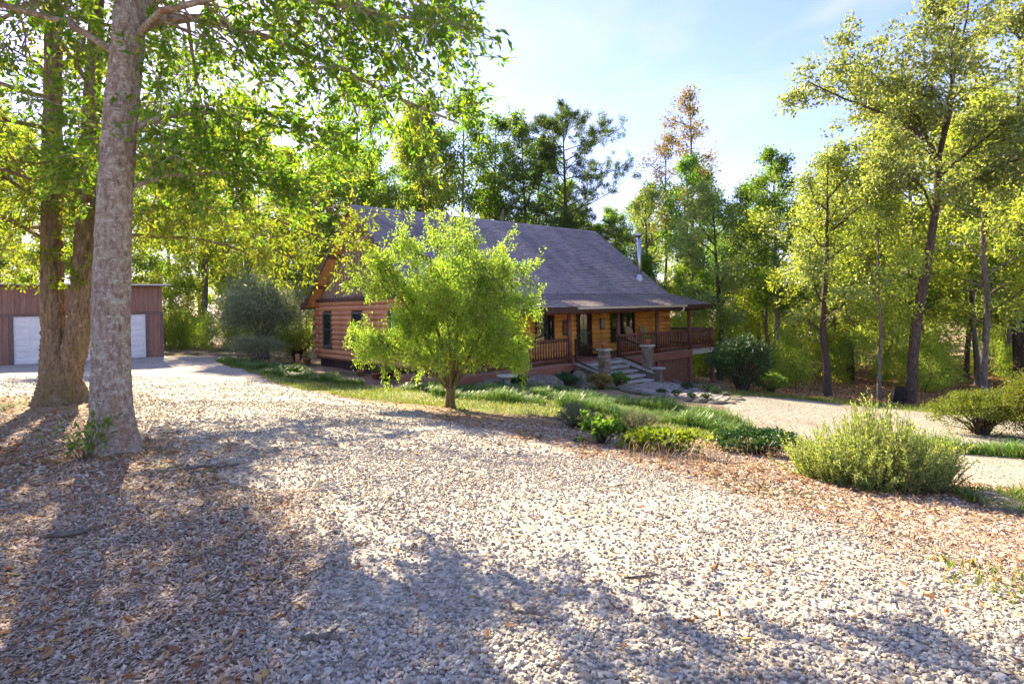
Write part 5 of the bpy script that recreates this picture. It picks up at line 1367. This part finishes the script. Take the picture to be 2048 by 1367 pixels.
# grass
def blades(x, y, z, hmin, hmax, wdt, arch, heading=None):
    n = len(x); a = rng.uniform(0, 6.283, n); h = rng.uniform(hmin, hmax, n); ar = h*rng.uniform(arch*.4, arch*1.3, n)
    dx, dy = np.cos(a), np.sin(a); sx, sy = -dy*wdt*.5, dx*wdt*.5
    def P(u, zf, w): return np.stack([x+dx*ar*u + sx*w, y+dy*ar*u + sy*w, z+h*zf], 1)
    V = np.stack([P(0, 0, 1), P(0, 0, -1), P(.3, .62, -.9), P(.3, .62, .9), P(.75, .86, -.6), P(.75, .86, .6), P(1.25, .72, 0), P(1.25, .72, .1)], 1).reshape(-1, 3)
    b = (np.arange(n)*8)[:, None]
    F = np.stack([b+np.array([0, 1, 2, 3]), b+np.array([3, 2, 4, 5]), b+np.array([5, 4, 6, 7])], 1).reshape(-1, 4)
    return V, F
def short_blades(x, y, z, hmin, hmax, wdt, arch):
    n = len(x); a = rng.uniform(0, 6.283, n); h = rng.uniform(hmin, hmax, n); ar = h*rng.uniform(arch*.4, arch*1.3, n)
    dx, dy = np.cos(a), np.sin(a); sx, sy = -dy*wdt*.5, dx*wdt*.5
    def P(u, zf, w): return np.stack([x+dx*ar*u + sx*w, y+dy*ar*u + sy*w, z+h*zf], 1)
    V = np.stack([P(0, 0, 1), P(0, 0, -1), P(.35, .6, -.8), P(.35, .6, .8), P(1.1, .9, 0)], 1).reshape(-1, 3)
    b = (np.arange(n)*5)[:, None]
    F = np.stack([b+np.array([0, 1, 2]), b+np.array([0, 2, 3]), b+np.array([3, 2, 4])], 1).reshape(-1, 3)
    return V, F
def lawn_blades(poly, n, h0, h1, cond=None):
    P = np.array(poly); x = rng.uniform(P[:, 0].min(), P[:, 0].max(), n); y = rng.uniform(P[:, 1].min(), P[:, 1].max(), n)
    d = sdf(x, y, poly) + .3*noise2(x, y, 2.5, 31); dens = np.clip(.75 + .6*noise2(x, y, 1.1, 8), .1, 1)
    k = (d > 0) & (rng.uniform(0, 1, n) < dens); x, y = x[k], y[k]
    return short_blades(x, y, terr(x, y)+micro(x, y)+.01, h0, h1, .014, .6)
A = [lawn_blades(LAWN, 125000, .05, .13), lawn_blades(LAWN2, 26000, .06, .16)]
EDGE = [(4.6, 5.6), (5.3, 6.3), (6.2, 6.9), (7.6, 6.0), (7.2, 4.2), (5.8, 4.6)]
A.append(lawn_blades(EDGE, 16000, .06, .16)); A.append(lawn_blades([(2.4, 3.3), (2.75, 3.75), (3.3, 3.7), (3.3, 3.0), (2.8, 2.9)], 700, .03, .08))
c = 0; Vs = []; Fs = []
for V, F in A: Vs.append(V); Fs.append(F+c); c += len(V)
tag(link('lawn_grass', np_mesh('lawn_grass', np.concatenate(Vs), np.concatenate(Fs)), M['lawn']), 'short sunlit grass of the strip before the house and the verges', 'grass', kind='stuff')
ROWS = [([(-14.3, 27.9), (-12.5, 26.0), (-10.9, 24.4)], .38), ([(-10.7, 24.9), (-9.4, 23.9), (-8.3, 23.1)], .34), ([(-9.9, 22.8), (-7.45, 21.2), (-5.4, 20.1)], .36), ([(-3.4, 17.6), (-1.5, 17.3), (0.03, 16.5), (1.45, 15.7)], .42), ([(-1.0, 18.2), (.6, 17.8), (1.9, 17.3)], .3),
        ([(1.7, 16.7), (3.2, 15.7), (4.5, 14.6), (5.3, 13.0)], .42), ([(1.1, 14.4), (2.7, 13.8), (3.7, 13.0), (4.5, 11.9)], .40), ([(-2.2, 15.4), (-.6, 14.9), (.8, 14.6)], .32), ([(7.9, 11.2), (8.9, 10.5), (10.2, 10.0)], .42), ([(7.2, 11.6), (7.4, 11.2)], .2)]
Vs = []; Fs = []; c = 0
for line, hw_ in ROWS:
    seg = np.array(line); ln = np.linalg.norm(np.diff(seg, axis=0), axis=1); tot = ln.sum(); n = int(tot*hw_*2*800)
    u = rng.uniform(0, tot, n); cs = np.r_[0, np.cumsum(ln)]; i = np.clip(np.searchsorted(cs, u)-1, 0, len(ln)-1); t = (u-cs[i])/ln[i]
    p = seg[i] + (seg[i+1]-seg[i])*t[:, None]; nr = np.stack([-(seg[i+1]-seg[i])[:, 1], (seg[i+1]-seg[i])[:, 0]], 1)/ln[i][:, None]
    p = p + nr*(rng.uniform(-1, 1, n)*hw_*(.75+.35*noise2(p[:, 0], p[:, 1], 2.5, 4)))[:, None]
    q = np.clip(.8+.5*noise2(p[:, 0], p[:, 1], 3.2, 14), .45, 1.25)
    V, F = blades(p[:, 0], p[:, 1], terr(p[:, 0], p[:, 1])+.01, .22, .40, .013, .75); V[:, 2] = (V[:, 2]-np.repeat(terr(p[:, 0], p[:, 1]), 8))*np.repeat(q, 8)+np.repeat(terr(p[:, 0], p[:, 1]), 8)
    Vs.append(V); Fs.append(F+c); c += len(V)
tag(link('border_grass', np_mesh('border_grass', np.concatenate(Vs), np.concatenate(Fs)), M['grass']), 'rows of arching dark green border grass before the house', 'grass', kind='stuff')
# dry grass stems and weeds in the bed by the lower drive
x, y = wedge(9000, 5.2, 10.5, .8); k = (sdf(x, y, DRIVE) < -.3) & (sdf(x, y, ROAD) < -.1) & (x > 1.2) & (noise2(x, y, 2.2, 19) > .1); x, y = x[k], y[k]
V, F = blades(x, y, terr(x, y)+.01, .06, .30, .006, .5)
tag(link('dry_weeds', np_mesh('dry_weeds', V, F), M['dry']), 'straw-coloured dry weeds in the bed beside the lower drive', 'weeds', kind='stuff')
